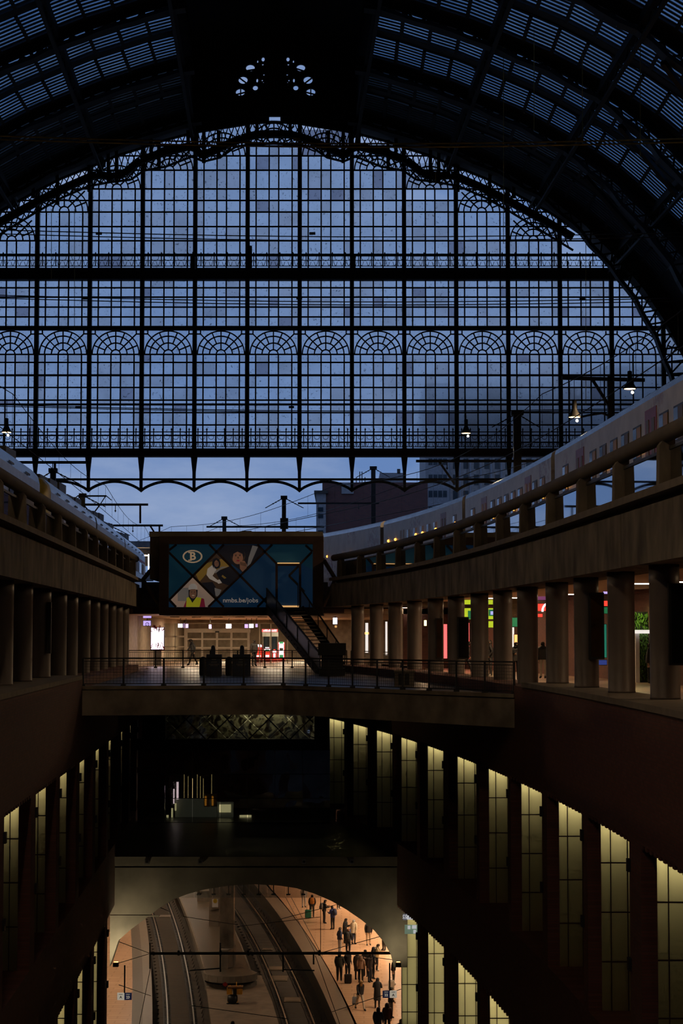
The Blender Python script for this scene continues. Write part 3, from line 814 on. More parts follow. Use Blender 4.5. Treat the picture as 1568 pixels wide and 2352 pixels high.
m = MB().prism([(fr[0].x, fr[0].y+.3, -.5), (fr[1].x, fr[1].y+.3, -.5), (fr[2].x, fr[2].y+.3, -.5), (wallR(80)+.3, 80, -.5), (wallR(yb)+.3, yb, -.5), (wallL(yb)-.3, yb, -.5)], (0,0,.5))
m.build('deck', M['tile_mid'], bridge)
m = MB().box(wallL(yb)-.5, wallR(yb)+1, yb, 112.6, -.9, -.004)
T(m.build('floor', M['tile_dark']), 'dark tiled floor strip behind the bridge, in front of the entrance', 'floor', kind='structure')
m = MB().box(-34, 24, 112.6, 220, -.9, 0)
T(m.build('floor', M['tile_warm']), 'bright warm floor of the entrance hall', 'floor', kind='structure')
# balustrade of posts and wire mesh
def balustrade(pts, parent, zb, h, mat, n_posts=None, mesh_rows=True, name='post'):
    tot = sum((b-a).length for a, b in zip(pts[:-1], pts[1:]))
    def at(t):
        L = t*tot
        for a, b in zip(pts[:-1], pts[1:]):
            l = (b-a).length
            if L <= l + 1e-6: return a.lerp(b, L/l)
            L -= l
        return pts[-1]
    P = [at(k/n_posts) for k in range(n_posts+1)]
    pm = MB().box(-.035,.035,-.05,.05,0,1).box(-.09,.09,-.12,.12,0,.06).mesh(name, mat)
    for p in P: piece(name, pm, parent, (p.x,p.y,zb), (1,1,h))
    tr = MB()
    tr.tube([(p.x,p.y,zb+h) for p in P], .028, 6); tr.build('handrail', mat, parent)
    for a, b in zip(P[:-1], P[1:]):
        m = MB(); L = (b-a).length; n = max(2, int(L/.115))
        for k in range(1, n):
            c = a.lerp(b, k/n); m.bar((c.x,c.y,zb+.08), (c.x,c.y,zb+h-.1), .008)
        for k in range(1, 8):
            z = zb+.08+(h-.18)*k/8; m.bar((a.x,a.y,z), (b.x,b.y,z), .008)
        m.bar((a.x,a.y,zb+.08), (b.x,b.y,zb+.08), .03); m.bar((a.x,a.y,zb+h-.1), (b.x,b.y,zb+h-.1), .03)
        m.build('mesh_panel', M['steel_dark'], parent)
ins = [Vector((p.x, p.y+.22, ZB)) for p in fr]
bal = empty('balustrade', tuple(ins[1]), 'low steel post and wire mesh balustrade along the bridge edge', 'railing')
balustrade(ins[:2], bal, ZB, 1.0, M['dark_paint'], 5); balustrade(ins[1:], bal, ZB, 1.0, M['dark_paint'], 9)
bk = [PZ(u, 1534, 0) for u in (232, 796)]
bal2 = empty('balustrade', tuple(bk[0].lerp(bk[1], .5)), 'steel railing in front of the bright entrance hall', 'railing')
balustrade(bk, bal2, 0, 1.02, M['dark_paint'], 9)
sl = [PZ(150,1548,0), PZ(235,1532,0)]
bal3 = empty('balustrade', tuple(sl[0]), 'short steel railing beside the left row of columns', 'railing')
balustrade(sl, bal3, 0, 1.0, M['dark_paint'], 4)
sr = [PZ(806,1534,0), PZ(895,1541,0)]
bal4 = empty('balustrade', tuple(sr[0]), 'short steel railing between the right columns, in front of a brick bench wall', 'railing')
balustrade(sr, bal4, 0, 1.0, M['dark_paint'], 3)
# ================================================================== brick side walls of the void with lit windows
RE = .34
wins_R = [(1501,1600),(1374,1449),(1279,1333),(1194,1246),(1120,1164),(1049,1091),(981,1023),(921,956),(865,900),(811.5,843),(757,790)]
wins_L = [(49,9),(110,78),(157,133),(197,177),(230,215),(257,246),(283,272),(302,296),(317,311)]
LAMP = (1,.85,.50)
nwin = 0
PANE = boxmesh('pane', M['opal_glass'])
BARM = boxmesh('glazing_bar', M['iron_red'])
def wall_side(sd, w, wins, nm, lowset):
    global nwin
    spans = []
    for uf, un in wins:
        yf = face_u(lambda Y: w(Y)+sd*RE, uf); yn = face_u(w, un) if -20 < un < 1580 else yf-5.7
        if yf - yn < 4.0 or yf - yn > 6.1: yn = yf - 5.7
        spans.append((yn, yf))
    # an extra bay nearer the viewer, mostly outside the picture
    spans.append((spans[0][0]-.8-5.7, spans[0][0]-.8)); spans.sort()
    root = empty('wall_' + nm, (w(60), 60, -19.5), 'tall dark brick wall on the %s of the void, set with lit window bays' % nm, 'brick wall', kind='structure')
    f = lambda d: (lambda Y: w(Y)+sd*d)
    strip(f(0), f(1.5), ZWT, .34, 4, 104, 3).build('upper_band', M['brick_dark'], root)
    strip(f(0), f(1.5), ZLT, ZWB, 4, 104, 3).build('middle_band', M['brick_dark'], root)
    ylow = face_u(w, 905 if sd > 0 else 272)
    strip(f(1.45), f(1.7), ZLT, .3, 4, 104, 4).build('wall_core', M['brick_dark'], root)
    strip(f(1.45), f(1.7), -19.5, ZLT, 4, ylow, 4).build('wall_core', M['brick_dark'], root)
    ys = [4] + [y for s in spans for y in s] + [104]
    def pier(a, b, z0, z1):
        if b - a < .1: return
        strip(f(0), f(RE), z0, z1, a, b, 3).build('pier', M['brick_dark'], root)
        if b - a > .6: strip(f(RE), f(1.5), z0, z1, a+.45, b, 3).build('pier_core', M['brick_dark'], root)
    for a, b in zip(ys[0::2], ys[1::2]):
        if b - a < .1: continue
        pier(a, b, ZWB, ZWT)
        if a < ylow-.3: pier(a, min(b, ylow), -19.5, ZLT)
        c = MB()                                      # corbel blocks on the arris of the pier
        for z in (ZWT-.45, ZWT-2.6, ZLT-.45, ZLT-2.6) if b < ylow-.3 else (ZWT-.45, ZWT-2.6): c.box(min(w(b)-sd*.07, w(b)+sd*.2), max(w(b)-sd*.07, w(b)+sd*.2), b-.18, b+.04, z-.28, z)
        c.build('corbel', M['iron'], root)
    for (yn, yf) in spans:
        for tier, (z0, z1) in enumerate(((ZWB, ZWT), (-18.4, ZLT))):
            if tier == 1 and (yf > ylow+.3 or yf < 44): continue
            nwin += 1
            x0 = w(yf) + sd*RE; Wd = 1.12
            g = empty('window_%d' % nwin, (x0+sd*Wd/2, yf, z0),
                      '%s yellow-lit glass bay in the %s brick wall, %s from the arched opening' % ('upper' if tier == 0 else 'lower', nm, ['first','second','third','fourth','fifth','sixth','seventh','eighth','ninth','tenth','eleventh','twelfth'][len([1 for s in spans if s[0] > yn and (tier == 0 or s[1] <= ylow+.3)])]), 'window', kind='structure')
            cuts = [0, .24, .66, Wd]
            hh = 1.22; rows = [z1]
            while rows[-1]-hh > z0+.2: rows.append(rows[-1]-hh)
            rows.append(z0)
            for c0, c1 in zip(cuts[:-1], cuts[1:]):
                for za, zb in zip(rows[1:], rows[:-1]):
                    piece('pane', PANE, g, (x0+sd*(c0+c1)/2, yf+.02, (za+zb)/2), (c1-c0-.012, .02, zb-za-.015))
            for c0 in cuts[1:-1]: piece('glazing_bar', BARM, g, (x0+sd*c0, yf+.01, (z0+z1)/2), (.022,.04,z1-z0))
            for z in rows[1:-1]: piece('glazing_bar', BARM, g, (x0+sd*Wd/2, yf+.01, z), (Wd,.04,.03))
            dn = MB(); L = yf-yn; n = int(L/.24)
            for k in range(0, n, 2):
                y = yn+L*(k+.5)/n; x = w(y)
                dn.box(min(x, x+sd*.2), max(x, x+sd*.2), y-.12, y+.12, z1-.09, z1+.01)
            dn.build('dentil_course', M['brick_dark'], g)
            # light box behind the glass: pale lining and a lamp tube at its head
            xa, xb = sorted((x0, x0+sd*Wd))
            bx = MB().box(xa, xb, yf+.42, yf+.44, z0, z1).box(xa-.02, xa, yf+.03, yf+.44, z0, z1).box(xb, xb+.02, yf+.03, yf+.44, z0, z1)
            bx.build('light_box', M['light_box'], g)
            pw = ((5.8 if yn < 62 else 4.4) if tier == 0 else 21)
            lo = light('window_tube', 'AREA', (x0+sd*Wd/2, yf+.25, z1-.06), pw, LAMP, Wd*.9, None, .12)
            lo.rotation_euler = (math.radians(-14), 0, 0); lo.parent = g; lo.location = Vector(lo.location) - Vector(g.location)
            if tier == 1:
                l2 = light('window_tube', 'AREA', (x0+sd*Wd/2, yf+.40, z1-3.2), 5.0, LAMP, Wd*.9, (math.radians(-90),0,0), 4.4)
                l2.parent = g; l2.location = Vector(l2.location) - Vector(g.location)
    return spans
spR = wall_side(1, wallR, wins_R, 'right', None)
spL = wall_side(-1, wallL, wins_L, 'left', None)
# ================================================================== level -1 at the end of the void, with the arch below it
YA, ZM = face_u(wallR, 905)-.6, -8.0
YG = 102.4
archpx = [(262,2175),(272,2160),(300,2135),(330,2113),(365,2086),(400,2065),(435,2052),(470,2043),(525,2034),(585,2031),(640,2034),(680,2040),(720,2052),(760,2069),(795,2089),(830,2113),(858,2136),(880,2162),(897,2192),(904,2222)]
ap = [PY(u, v, YA) for u, v in archpx]
XL, XR = wallL(YA)-.2, wallR(YA)+.45
poly = [(XL, YA, ZM)] + [(XL, YA, -12.6)] + [(p.x, YA, p.z) for p in ap[1:]] + [(XR, YA, ap[-1].z), (XR, YA, ZM)]
ar = MB()
top = ZM - .02
inner = [Vector((XL,YA,-12.9))] + ap[1:] + [Vector((XR,YA,ap[-1].z))]
secs = []
for p in inner: secs.append([(p.x,YA,p.z),(p.x,YA,top),(p.x,YA+.9,top),(p.x,YA+.9,p.z)])
ar.loft(secs)
arch = ar.build('arch_wall', M['concrete_dark'])
T(arch, 'broad flat concrete arch spanning the void above the lowest tracks', 'arch', kind='structure')
MB().box(XL, wallR(YA)+.1, YA-.12, YA, ZM-.42, ZM-.0).build('edge_kerb', M['concrete_dark'], arch)
for u, v in ((270,2102),):
    pass
lw = MB().box(XL, ap[4].x, YA-.02, YA+.03, PY(300,2104,YA).z-.03, PY(300,2104,YA).z+.03); lw.build('shutter_joint', M['concrete_dark'], arch)
m = MB().box(wallL(YG)-1, wallR(YA)+2, YA, YG+9, ZM-.5, ZM)
T(m.build('floor', M['tile_dark']), 'dark floor of the mezzanine above the arch', 'floor', kind='structure')
for u in (339, 461, 698, 808):
    p = PY(u, 1927, YA+.0); 
    m = MB().box(-.1,.1,-.08,.06,0,.2).mat(1).box(-.06,.06,-.1,-.08,.05,.15)
    o = m.build('kerb_lamp', [M['steel'], M['black']], org=(0,0,0)); o.location = (p.x, YA-.2, ZM-.30)
    T(o, 'small square wall lamp on the mezzanine kerb above the arch', 'lamp', 'mezzanine kerb lamps')
# glazed end of the mezzanine and the faceted mirror box hanging above it
gw = empty('window_glass_end', (XU(530,YG), YG, ZM), 'dark reflective glass wall closing the mezzanine', 'glass wall', kind='structure')
xl, xr = XU(318,YG), XU(758,YG)
zg1 = PY(500,1722,YG).z
nx, nzr = 7, 3
GP = boxmesh('pane', M['dark_mirror'])
for i in range(nx):
    for j in range(nzr):
        x0, x1 = xl+(xr-xl)*i/nx, xl+(xr-xl)*(i+1)/nx; z0, z1 = ZM+(zg1-ZM)*j/nzr, ZM+(zg1-ZM)*(j+1)/nzr
        piece('pane', GP, gw, ((x0+x1)/2, YG, (z0+z1)/2), (x1-x0-.02, .02, z1-z0-.02), (random.uniform(-.012,.012),0,random.uniform(-.012,.012)))
for j in range(nzr+1):
    z = ZM+(zg1-ZM)*j/nzr; MB().box(xl,xr,YG-.015,YG+.03,z-.015,z+.015).build('glazing_bar', M['iron'], gw)
za, zb = PY(500,1722,YG).z, PY(500,1697,YG).z
MB().box(XU(315,YG), XU(757,YG), YG-.5, YG+.4, za, zb).build('head_beam', M['dark_paint'], gw)
mb_ = empty('mirror_box', (XU(540,YG), YG-.2, zb), 'mirrored box of diamond panes hanging under the floor beside the bridge', 'glazed box')
x0, x1, z0, z1 = XU(382,YG), XU(722,YG), zb, PY(500,1590,YG).z
MB().box(x0-1.2,x0,YG-.45,YG+1,z0,z1).build('frame_post', M['dark_paint'], mb_); MB().box(x1,x1+.8,YG-.45,YG+1,z0,z1).build('frame_post', M['dark_paint'], mb_)
MB().box(x0,x1,YG+.5,YG+.6,z0,z1).build('reflection_panel', M['reflection_pattern'], mb_)  # painted panel standing in for what the panes would reflect
for xx, pw in ((x0+.40*(x1-x0), 24), (x0+.60*(x1-x0), 70), (x0+.76*(x1-x0), 60)):  # lamps added inside the box to brighten its painted reflections
    lo = light('added_box_light', 'AREA', (xx, YG+.2, z1-.1), pw, (1,.86,.56), 1.0, (math.radians(25),0,0), .1)
cell = 47*YG/F; k0 = 0
for i in range(-1, int((x1-x0)/cell)+2):
    for j in range(-1, 5):
        if (i+j) % 2: continue
        cx, cz = x0 + i*cell*1.0, z0 - .05 + j*cell*1.0
        po = [(-cell+.03,0),(0,-cell+.03),(cell-.03,0),(0,cell-.03)]
        po = [(max(x0, min(x1, cx+a)), max(z0, min(z1, cz+b))) for a, b in po]
        if max(p[0] for p in po)-min(p[0] for p in po) < .3 or max(p[1] for p in po)-min(p[1] for p in po) < .3: continue
        m = MB().prism([(a, YG-.2+random.uniform(-.04,.04), b) for a, b in po], (0,.015,0)); m.build('mirror_pane', M['wavy_mirror'], mb_)
fr_ = MB()
for i in range(-8, 24):
    for s in (1, -1):
        a = Vector((x0+i*cell*2, 0, z0-.05)); L = 20
        p = []
        for t in np.linspace(0, L, 400):
            x, z = a.x + s*t, a.z + t
            if x0 <= x <= x1 and z0 <= z <= z1: p.append((x,z))
        if len(p) > 2: fr_.bar((p[0][0],YG-.26,p[0][1]), (p[-1][0],YG-.26,p[-1][1]), .06)
fr_.build('lattice', M['iron'], mb_)
# ================================================================== beyond the end wall
m = MB().box(-900, 900, 330, 1500, -1.2, -.2)
T(m.build('ground', M['tile_dark']), 'dark open ground far beyond the tracks', 'ground', kind='structure')
def pbox(mb, u0, u1, v0, v1, Y, d=.3):
    a, b = PY(u0, v1, Y), PY(u1, v0, Y)
    return mb.box(a.x, b.x, Y, Y+d, a.z, b.z)
YB = 238
bb = empty('brick_building', (XU(850,YB), YB, 0), 'dark red brick building with a flat roof beyond the end wall', 'building')
m = MB(); a = PY(740,1133,YB); b = PY(982,1133,YB); m.box(a.x, b.x, YB, YB+18, 0, PY(860,1108,YB).z); m.build('wall', M['brick_far'], bb)
a = PY(726,1134,YB); MB().box(a.x, XU(748,YB), YB-.4, YB+16, 0, a.z).build('stair_wall', M['facade_grey'], bb)
MB().box(XU(721,YB), XU(753,YB), YB-.8, YB+17, a.z, a.z+.35).build('cornice', M['dark_paint'], bb)
pbox(MB(), 784, 812, 1108, 1134, YB-.2, 10).build('lift_housing', M['facade_grey'], bb)
pbox(MB(), 872, 932, 1086, 1110, YB+2, 8).build('roof_house', M['facade_grey'], bb)
pbox(MB(), 912, 919, 1077, 1088, YB+2, 1).build('chimney', M['dark_paint'], bb)
for u in (826, 831, 818, 838): pbox(MB(), u-1, u+1, 1083 if u in (826,831) else 1096, 1110, YB+3, .2).build('vent_pipe', M['dark_paint'], bb)
for k, v in enumerate((1165, 1180, 1218)): pbox(MB(), 730, 742, v, v+10, YB-.5, .1).build('window', M['window_dark'], bb)
YT = 262
tw = empty('apartment_tower', (XU(1100,YT), YT, 0), 'tall grey block with vertical fins and narrow windows beyond the end wall', 'building')
ztop = PY(1100,880,YT).z
MB().box(XU(978,YT), XU(1032,YT), YT, YT+20, 0, ztop).build('wall', M['facade_grey'], tw)
MB().box(XU(1032,YT), XU(1330,YT), YT+1, YT+20, 0, ztop-.5).build('wall', M['facade_pale'], tw)
WM = boxmesh('window', M['window_dark']); FM = boxmesh('fin', M['facade_grey'])
for r in range(9):
    v = 905 + 37*r
    for k in range(4):
        a, b = PY(984+11*k, v+15, YT), PY(993+11*k, v, YT); piece('window', WM, tw, ((a.x+b.x)/2, YT, (a.z+b.z)/2), (b.x-a.x, .1, b.z-a.z))
    for k in range(10):
        u = 1040 + 24*k
        a, b = PY(u, v+24, YT+1), PY(u+11, v, YT+1); piece('window', WM, tw, ((a.x+b.x)/2, YT+1, (a.z+b.z)/2), (b.x-a.x, .1, b.z-a.z))
for k in range(11):
    u = 1034+24*k; piece('fin', FM, tw, (XU(u,YT), YT+.7, ztop/2), (.22, .6, ztop))
Y2 = 300
t2 = empty('slab_block', (XU(1480,Y2), Y2, 0), 'broad dark office block looming behind the glass at the right', 'building')
MB().box(XU(1372,Y2), XU(1760,Y2), Y2, Y2+20, 0, PY(1500,842,Y2).z).build('wall', M['facade_grey'], t2)
MB().box(XU(1330,Y2), XU(1374,Y2), Y2+2, Y2+18, 0, PY(1500,905,Y2).z).build('side_wing', M['facade_grey'], t2)
for r in range(6):
    pbox(MB(), 1380, 1756, 862+28*r, 874+28*r, Y2-.1, .1).build('window_band', M['window_dark'], t2)
# small lit shelter beside the left train
YS = 165
sh = empty('platform_shelter', (XU(325,YS), YS, ZP), 'small flat-roofed platform shelter with a warm ceiling lamp', 'shelter')
pbox(MB(), 296, 352, 1243, 1257, YS, 5).build('roof', M['facade_grey'], sh)
pbox(MB(), 310, 352, 1257, 1300, YS+4.6, .3).build('back_wall', plain('shelter_wall', (.5,.36,.24), .8), sh)
pbox(MB(), 322, 334, 1299, 1315, YS+4.4, .1).build('window', M['print_grey'], sh)
a = PY(329,1277,YS+1); MB().lathe([(.38,0),(.40,.05),(.30,.10)], 16, (a.x, YS+1, a.z)).build('ceiling_lamp', M['lamp_warm'], sh)
a = PY(341,1308,YS+.5); b = PY(341,1273,YS+.5); MB().bar(a, b, .07).build('light_strip', M['lamp_white'], sh)
pbox(MB(), 318, 352, 1315, 1335, YS+.2, .2).build('bench_wall', M['facade_grey'], sh)
# ------------------------------------------------------------------ trains
ZRAIL, ZTOP = ZP-.82, ZP+3.10
def sect(cx, cy, sl, hw=1.42, ztop=ZTOP, rnd=1.0, kw_sq=False):
    n = Vector((1, -sl, 0)).normalized()
    if kw_sq: pr = [(-hw*.96, ZRAIL+.35), (-hw, ZRAIL+.9), (-hw, ztop-.36), (-hw*.97, ztop-.20), (-hw*.86, ztop-.09), (-hw*.4, ztop-.02), (0, ztop), (hw*.4, ztop-.02), (hw*.86, ztop-.09), (hw*.97, ztop-.20), (hw, ztop-.36), (hw, ZRAIL+.9), (hw*.96, ZRAIL+.35)]
    else: pr = [(-hw*.93, ZRAIL+.35), (-hw, ZRAIL+.9), (-hw, ztop-.72), (-hw*.95, ztop-.42), (-hw*.78, ztop-.16), (-hw*.4, ztop-.02), (0, ztop), (hw*.4, ztop-.02), (hw*.78, ztop-.16), (hw*.95, ztop-.42), (hw, ztop-.72), (hw, ZRAIL+.9), (hw*.93, ZRAIL+.35)]
    return [Vector((cx, cy, z)) + n*(x*rnd) for x, z in pr]
ptsR = [(1568,875),(1318.5,1024),(1168,1099),(1115,1131),(932,1193),(741,1234.5)]
ptsL = [(0,1027.5),(60,1073),(156,1142),(240,1202),(299.5,1242.5),(320,1264)]
ceR = curve(ptsR, ZTOP-.35, 3); ceL = curve(ptsL, ZTOP-.35, 2)
def train(name, label, ce, sd, cars, body, roofm, wins, **kw):
    c0 = lambda Y: ce(Y) + sd*1.35
    root = empty(name, (c0(cars[0][0]), cars[0][0], ZRAIL), label, 'train')
    objs = []
    for ci, (ya, yb) in enumerate(cars):
        n = 10; secs = []
        for k in range(n+1):
            Y = ya + (yb-ya)*k/n; sl = (c0(Y+.5)-c0(Y-.5))
            secs.append(sect(c0(Y), Y, sl, kw_sq=wins))
        m = MB(); base = 0
        m.loft(secs)
        for i, f in enumerate(m.f):
            zz = [m.v[j][2] for j in f]
            m.m[i] = 1 if min(zz) > ZTOP-(.4 if wins else .75) and len(f) == 4 else 0
        car = m.build('carriage', [body, roofm], root)
        objs.append(car)
        # windows and doors on the void side
        side = lambda Y, d=0: (c0(Y) - sd*(1.42+d))
        L = yb-ya
        def quadbox(nm, y0, y1, z0, z1, mat, d=.012, par=car, th=.03):
            a = Vector((side(y0,d), y0, 0)); b = Vector((side(y1,d), y1, 0))
            mm = MB().prism([a+Vector((0,0,z0)), b+Vector((0,0,z0)), b+Vector((0,0,z1)), a+Vector((0,0,z1))], (sd*th,0,0))
            return mm.build(nm, mat, par)
        doors = [ya+L*.24, ya+L*.76]
        for dy in doors if wins else []:
            quadbox('door', dy-.72, dy+.72, ZP-.05, ZP+2.48, M['maroon'], .02)
            for s in (-1, 1): quadbox('door_window', dy+s*.36-.17, dy+s*.36+.17, ZP+1.2, ZP+2.2, M['window_lit'] if (ci+s) % 2 else M['window_dim'], .035)
        y = ya+1.3; k = 0
        while wins and y < yb-1.6:
            if all(abs(y+.5-d) > 1.5 for d in doors):
                quadbox('window_frame', y-.06, y+1.06, ZP+1.26, ZP+2.20, M['dark_paint'], .012)
                quadbox('window', y, y+.5, ZP+1.32, ZP+2.14, M['window_lit'] if (k*7+ci*3) % 5 < 3 else M['window_dim'], .025)
                quadbox('window', y+.54, y+1.0, ZP+1.32, ZP+2.14, M['window_sky'], .025)
                if (k*5+ci) % 3 != 1: 
                    p = Vector((side(y+.12,.06), y+.12, ZP+1.45+.3*((k*3+ci) % 3 == 0))); MB().lathe([(.03,-.07),(.07,-.03),(.07,.04),(.03,.08)], 8, p).build('reading_lamp', M['lamp_orange'], car)
                k += 1
            y += 1.72
        if wins:
            for t in (.15, .45, .75):
                Y = ya+L*t; MB().prism([Vector((side(Y,-.18),Y,ZTOP-.30)), Vector((side(Y+2,-.18),Y+2,ZTOP-.30)), Vector((side(Y+2,-.32),Y+2,ZTOP-.14)), Vector((side(Y,-.32),Y,ZTOP-.14))], (-sd*.03,0,.02)).build('roof_grille', M['dark_paint'], car)
        if ci:
            Y = ya; mm = MB(); mm.loft([sect(c0(Y-.7), Y-.7, 0, 1.15, ZTOP-.3), sect(c0(Y), Y, 0, 1.15, ZTOP-.3)]); mm.build('gangway', M['black'], root)
    return root, objs, c0
plain('window_sky', (.10,.11,.13), .12, 0, .3)
emit('window_lit', (1,.45,.10), .022, (.12,.06,.02)); emit('window_dim', (1,.5,.2), .008, (.05,.035,.02))
m_, nt_, out_ = nmat('train_graffiti')
def graffiti():
    N, L = nt_.nodes, nt_.links
    b = N.new('ShaderNodeBsdfPrincipled'); b.inputs['Roughness'].default_value = .42; L.new(b.outputs[0], out_.inputs[0])
    t = N.new('ShaderNodeNewGeometry')
    n1 = N.new('ShaderNodeTexNoise'); n1.inputs['Scale'].default_value = .28; n1.inputs['Detail'].default_value = 2
    n2 = N.new('ShaderNodeTexNoise'); n2.inputs['Scale'].default_value = 2.6; n2.inputs['Detail'].default_value = 6; n2.inputs['Distortion'].default_value = 1.5
    L.new(t.outputs['Position'], n1.inputs['Vector']); L.new(t.outputs['Position'], n2.inputs['Vector'])
    r1 = N.new('ShaderNodeValToRGB'); r1.color_ramp.elements[0].position = .57; r1.color_ramp.elements[1].position = .64
    r2 = N.new('ShaderNodeValToRGB'); r2.color_ramp.elements[0].position = .47; r2.color_ramp.elements[1].position = .53
    L.new(n1.outputs[0], r1.inputs[0]); L.new(n2.outputs[0], r2.inputs[0])
    mu = N.new('ShaderNodeMath'); mu.operation = 'MULTIPLY'; L.new(r1.outputs[0], mu.inputs[0]); L.new(r2.outputs[0], mu.inputs[1])
    mx = N.new('ShaderNodeMix'); mx.data_type = 'RGBA'; L.new(mu.outputs[0], mx.inputs[0])
    mx.inputs[6].default_value = (.88,.85,.84,1); mx.inputs[7].default_value = (.52,.32,.33,1)
    n3 = N.new('ShaderNodeTexNoise'); n3.inputs['Scale'].default_value = 1.2; n3.inputs['Detail'].default_value = 6; L.new(t.outputs['Position'], n3.inputs['Vector'])
    m2 = N.new('ShaderNodeMix'); m2.data_type = 'RGBA'; m2.blend_type = 'MULTIPLY'; m2.inputs[0].default_value = .6
    L.new(mx.outputs[2], m2.inputs[6]); L.new(n3.outputs[0], m2.inputs[7]); L.new(m2.outputs[2], b.inputs['Base Color'])
graffiti()
trR, carsR, cR = train('passenger_train', 'long white passenger train with maroon doors, graffiti and small lit windows', ceR, 1, [(28,45),(45.9,67.2),(68.0,89.2),(90.0,110.2),(111.0,130.8),(131.6,152)], M['train_graffiti'], M['train_roof'], True)
trL, carsL, cL = train('electric_train', 'grey electric train with roof equipment and one bright yellow rounded nose', ceL, -1, [(50,75.6),(79.6,101.5),(102.3,124),(124.8,148)], M['train_grey'], M['train_roof'], False)
# left train: yellow nose, side streaks, roof boxes and a pantograph
Y = 79.6; secs = []; 
for t in (0, .25, .5, .75, 1.0):
    k = 1 - .45*t**2.2
    secs.append([Vector((cL(Y)+ (p.x-cL(Y))*k, Y - 1.7*t, ZRAIL+.4+(p.z-ZRAIL-.4)*(1-.55*t**2.4))) for p in sect(cL(Y), Y, 0)])
MB().loft(secs).build('nose', M['train_yellow'], trL, smooth=True)
secs = []
for t in (0, .3, .6, 1.0):
    k = 1 - .3*t**2
    secs.append([Vector((cL(75.6)+(p.x-cL(75.6))*k, 75.6+.8*t, ZRAIL+.4+(p.z-ZRAIL-.4)*(1-.3*t**2))) for p in sect(cL(75.6), 75.6, 0)])
MB().loft(secs).build('rear_end', M['train_grey'], trL, smooth=True)
side = lambda Y, d=0: cL(Y) + (1.42+d)
for ci, (ya, yb) in enumerate([(50,75.6),(79.6,101.5),(102.3,124),(124.8,148)]):
    car = carsL[ci]
    for k in range(5):
        y = ya + (yb-ya)*(.1+.18*k)
        MB().box(cL(y)-.3, cL(y)+.7, y, y+2.2, ZTOP-.05, ZTOP+.22+.14*(k % 3)).build('roof_box', M['dark_paint'], car)
        a, b = Vector((side(y,.01),y,ZTOP-.66)), Vector((side(y+1.3,.01),y+1.3,ZTOP-.66))
        MB().prism([a, b, b+Vector((0,0,.07)), a+Vector((0,0,.07))], (.02,0,0)).build('drip_slot', M['dark_paint'], car)
        a, b = Vector((side(y,.01),y+.2,ZP+1.0)), Vector((side(y+2.6,.01),y+2.8,ZP+1.0))
        MB().prism([a, b, b+Vector((0,0,.75)), a+Vector((0,0,.75))], (.02,0,0)).build('window', M['window_sky'] if k % 2 else M['window_dim'], car)
    a, b = Vector((side(ya+.5,.015),ya+.5,ZTOP-1.25)), Vector((side(yb-.5,.015),yb-.5,ZTOP-1.25))
    MB().prism([a, b, b+Vector((0,0,.16)), a+Vector((0,0,.16))], (.02,0,0)).build('stripe', M['maroon'], car)
Y = 112.5; X = cL(Y)+.25; pg = MB(); z = ZTOP
for s in (-1, 1):
    pg.bar((X-.5,Y+s*.4,z+.3), (X+.0+s*.05,Y,z+.45), .07); pg.bar((X+s*.45,Y,z+.95), (X,Y,z+.35), .07); pg.bar((X+s*.45,Y,z+.95), (X+s*.8,Y,z+1.5), .05)
pg.bar((X-.85,Y,z+1.5), (X+.85,Y,z+1.5), .09); pg.bar((X-.85,Y,z+1.5), (X-1.15,Y,z+1.25), .05); pg.bar((X+.85,Y,z+1.5), (X+1.15,Y,z+1.25), .05)
pg.box(X-.2,X+.2,Y-.4,Y+.4,z,z+.4); pg.bar((X-.5,Y,z+.95),(X+.5,Y,z+.95),.05)
pg.build('pantograph', M['iron'], trL)
# platforms the trains stand at
# ------------------------------------------------------------------ overhead line: masts, beams, wires
def mast(u, v, Y, label, beams=(), r=.16, base=ZP-.9, struts=()):
    p = PY(u, v, Y)
    root = empty('catenary_mast', (p.x, Y, base), label, 'mast')
    m = MB().box(p.x-r, p.x+r, Y-r, Y+r, base, p.z); m.build('post', M['iron'], root)
    MB().box(p.x-r*1.6, p.x+r*1.6, Y-r*1.4, Y+r*1.4, p.z-.1, p.z+.14).build('cap', M['iron'], root)
    for s in (-1, 1):
        ins = MB().bar((p.x,Y,p.z), (p.x+s*1.5, Y+1, p.z-.75), .05)
        for k in range(1, 5): ins.lathe([(.02,0),(.09,.04),(.02,.1)], 6, (p.x+s*.22*k, Y+.15*k, p.z-.11*k-.05))
        ins.build('stay', M['iron'], root)
    for (ua, ub, vb) in beams:
        a, b = PY(ua, vb, Y), PY(ub, vb, Y); MB().bar(a, b, .14, .16).build('beam', M['iron'], root)
        n = max(2, int((b.x-a.x)/1.6))
        for k in range(1, n):
            if k % 2: 
                x = a.x+(b.x-a.x)*k/n; dr = MB().bar((x,Y,a.z),(x,Y,a.z-.55),.05)
                dr.lathe([(.02,0),(.08,.05),(.02,.12)], 6, (x,Y,a.z-.5)); dr.build('insulator', M['iron'], root)
    for (ua, va, ub, vb) in struts: MB().bar(PY(ua,va,Y), PY(ub,vb,Y), .13).build('strut', M['iron'], root)
    return root
mast(122,1081,117,'catenary mast rising behind the yellow train nose', ((44,198,1062),), .16, ZP-.9, ((126,1063,126,1100),))
mast(190,1138,137,'catenary mast with a long beam arm above the grey train roof', ((190,340,1159),), .16, ZP-.9, ((322,1160,322,1202),))
mast(252,1207,152,'low catenary beam post behind the grey train, its arm ending by the advertising box', ((236,374,1207),), .12, ZP-.9, ((345,1208,355,1224),(366,1208,366,1224)))
mast(515,1190,170,'short catenary mast rising just above the advertising box', ((474,744,1210),))
mast(652,1143,150,'catenary mast carrying small antenna boxes above the advertising box')
mast(857,1075,172,'tall catenary mast in front of the brick building', ((684,870,1156),), .2)
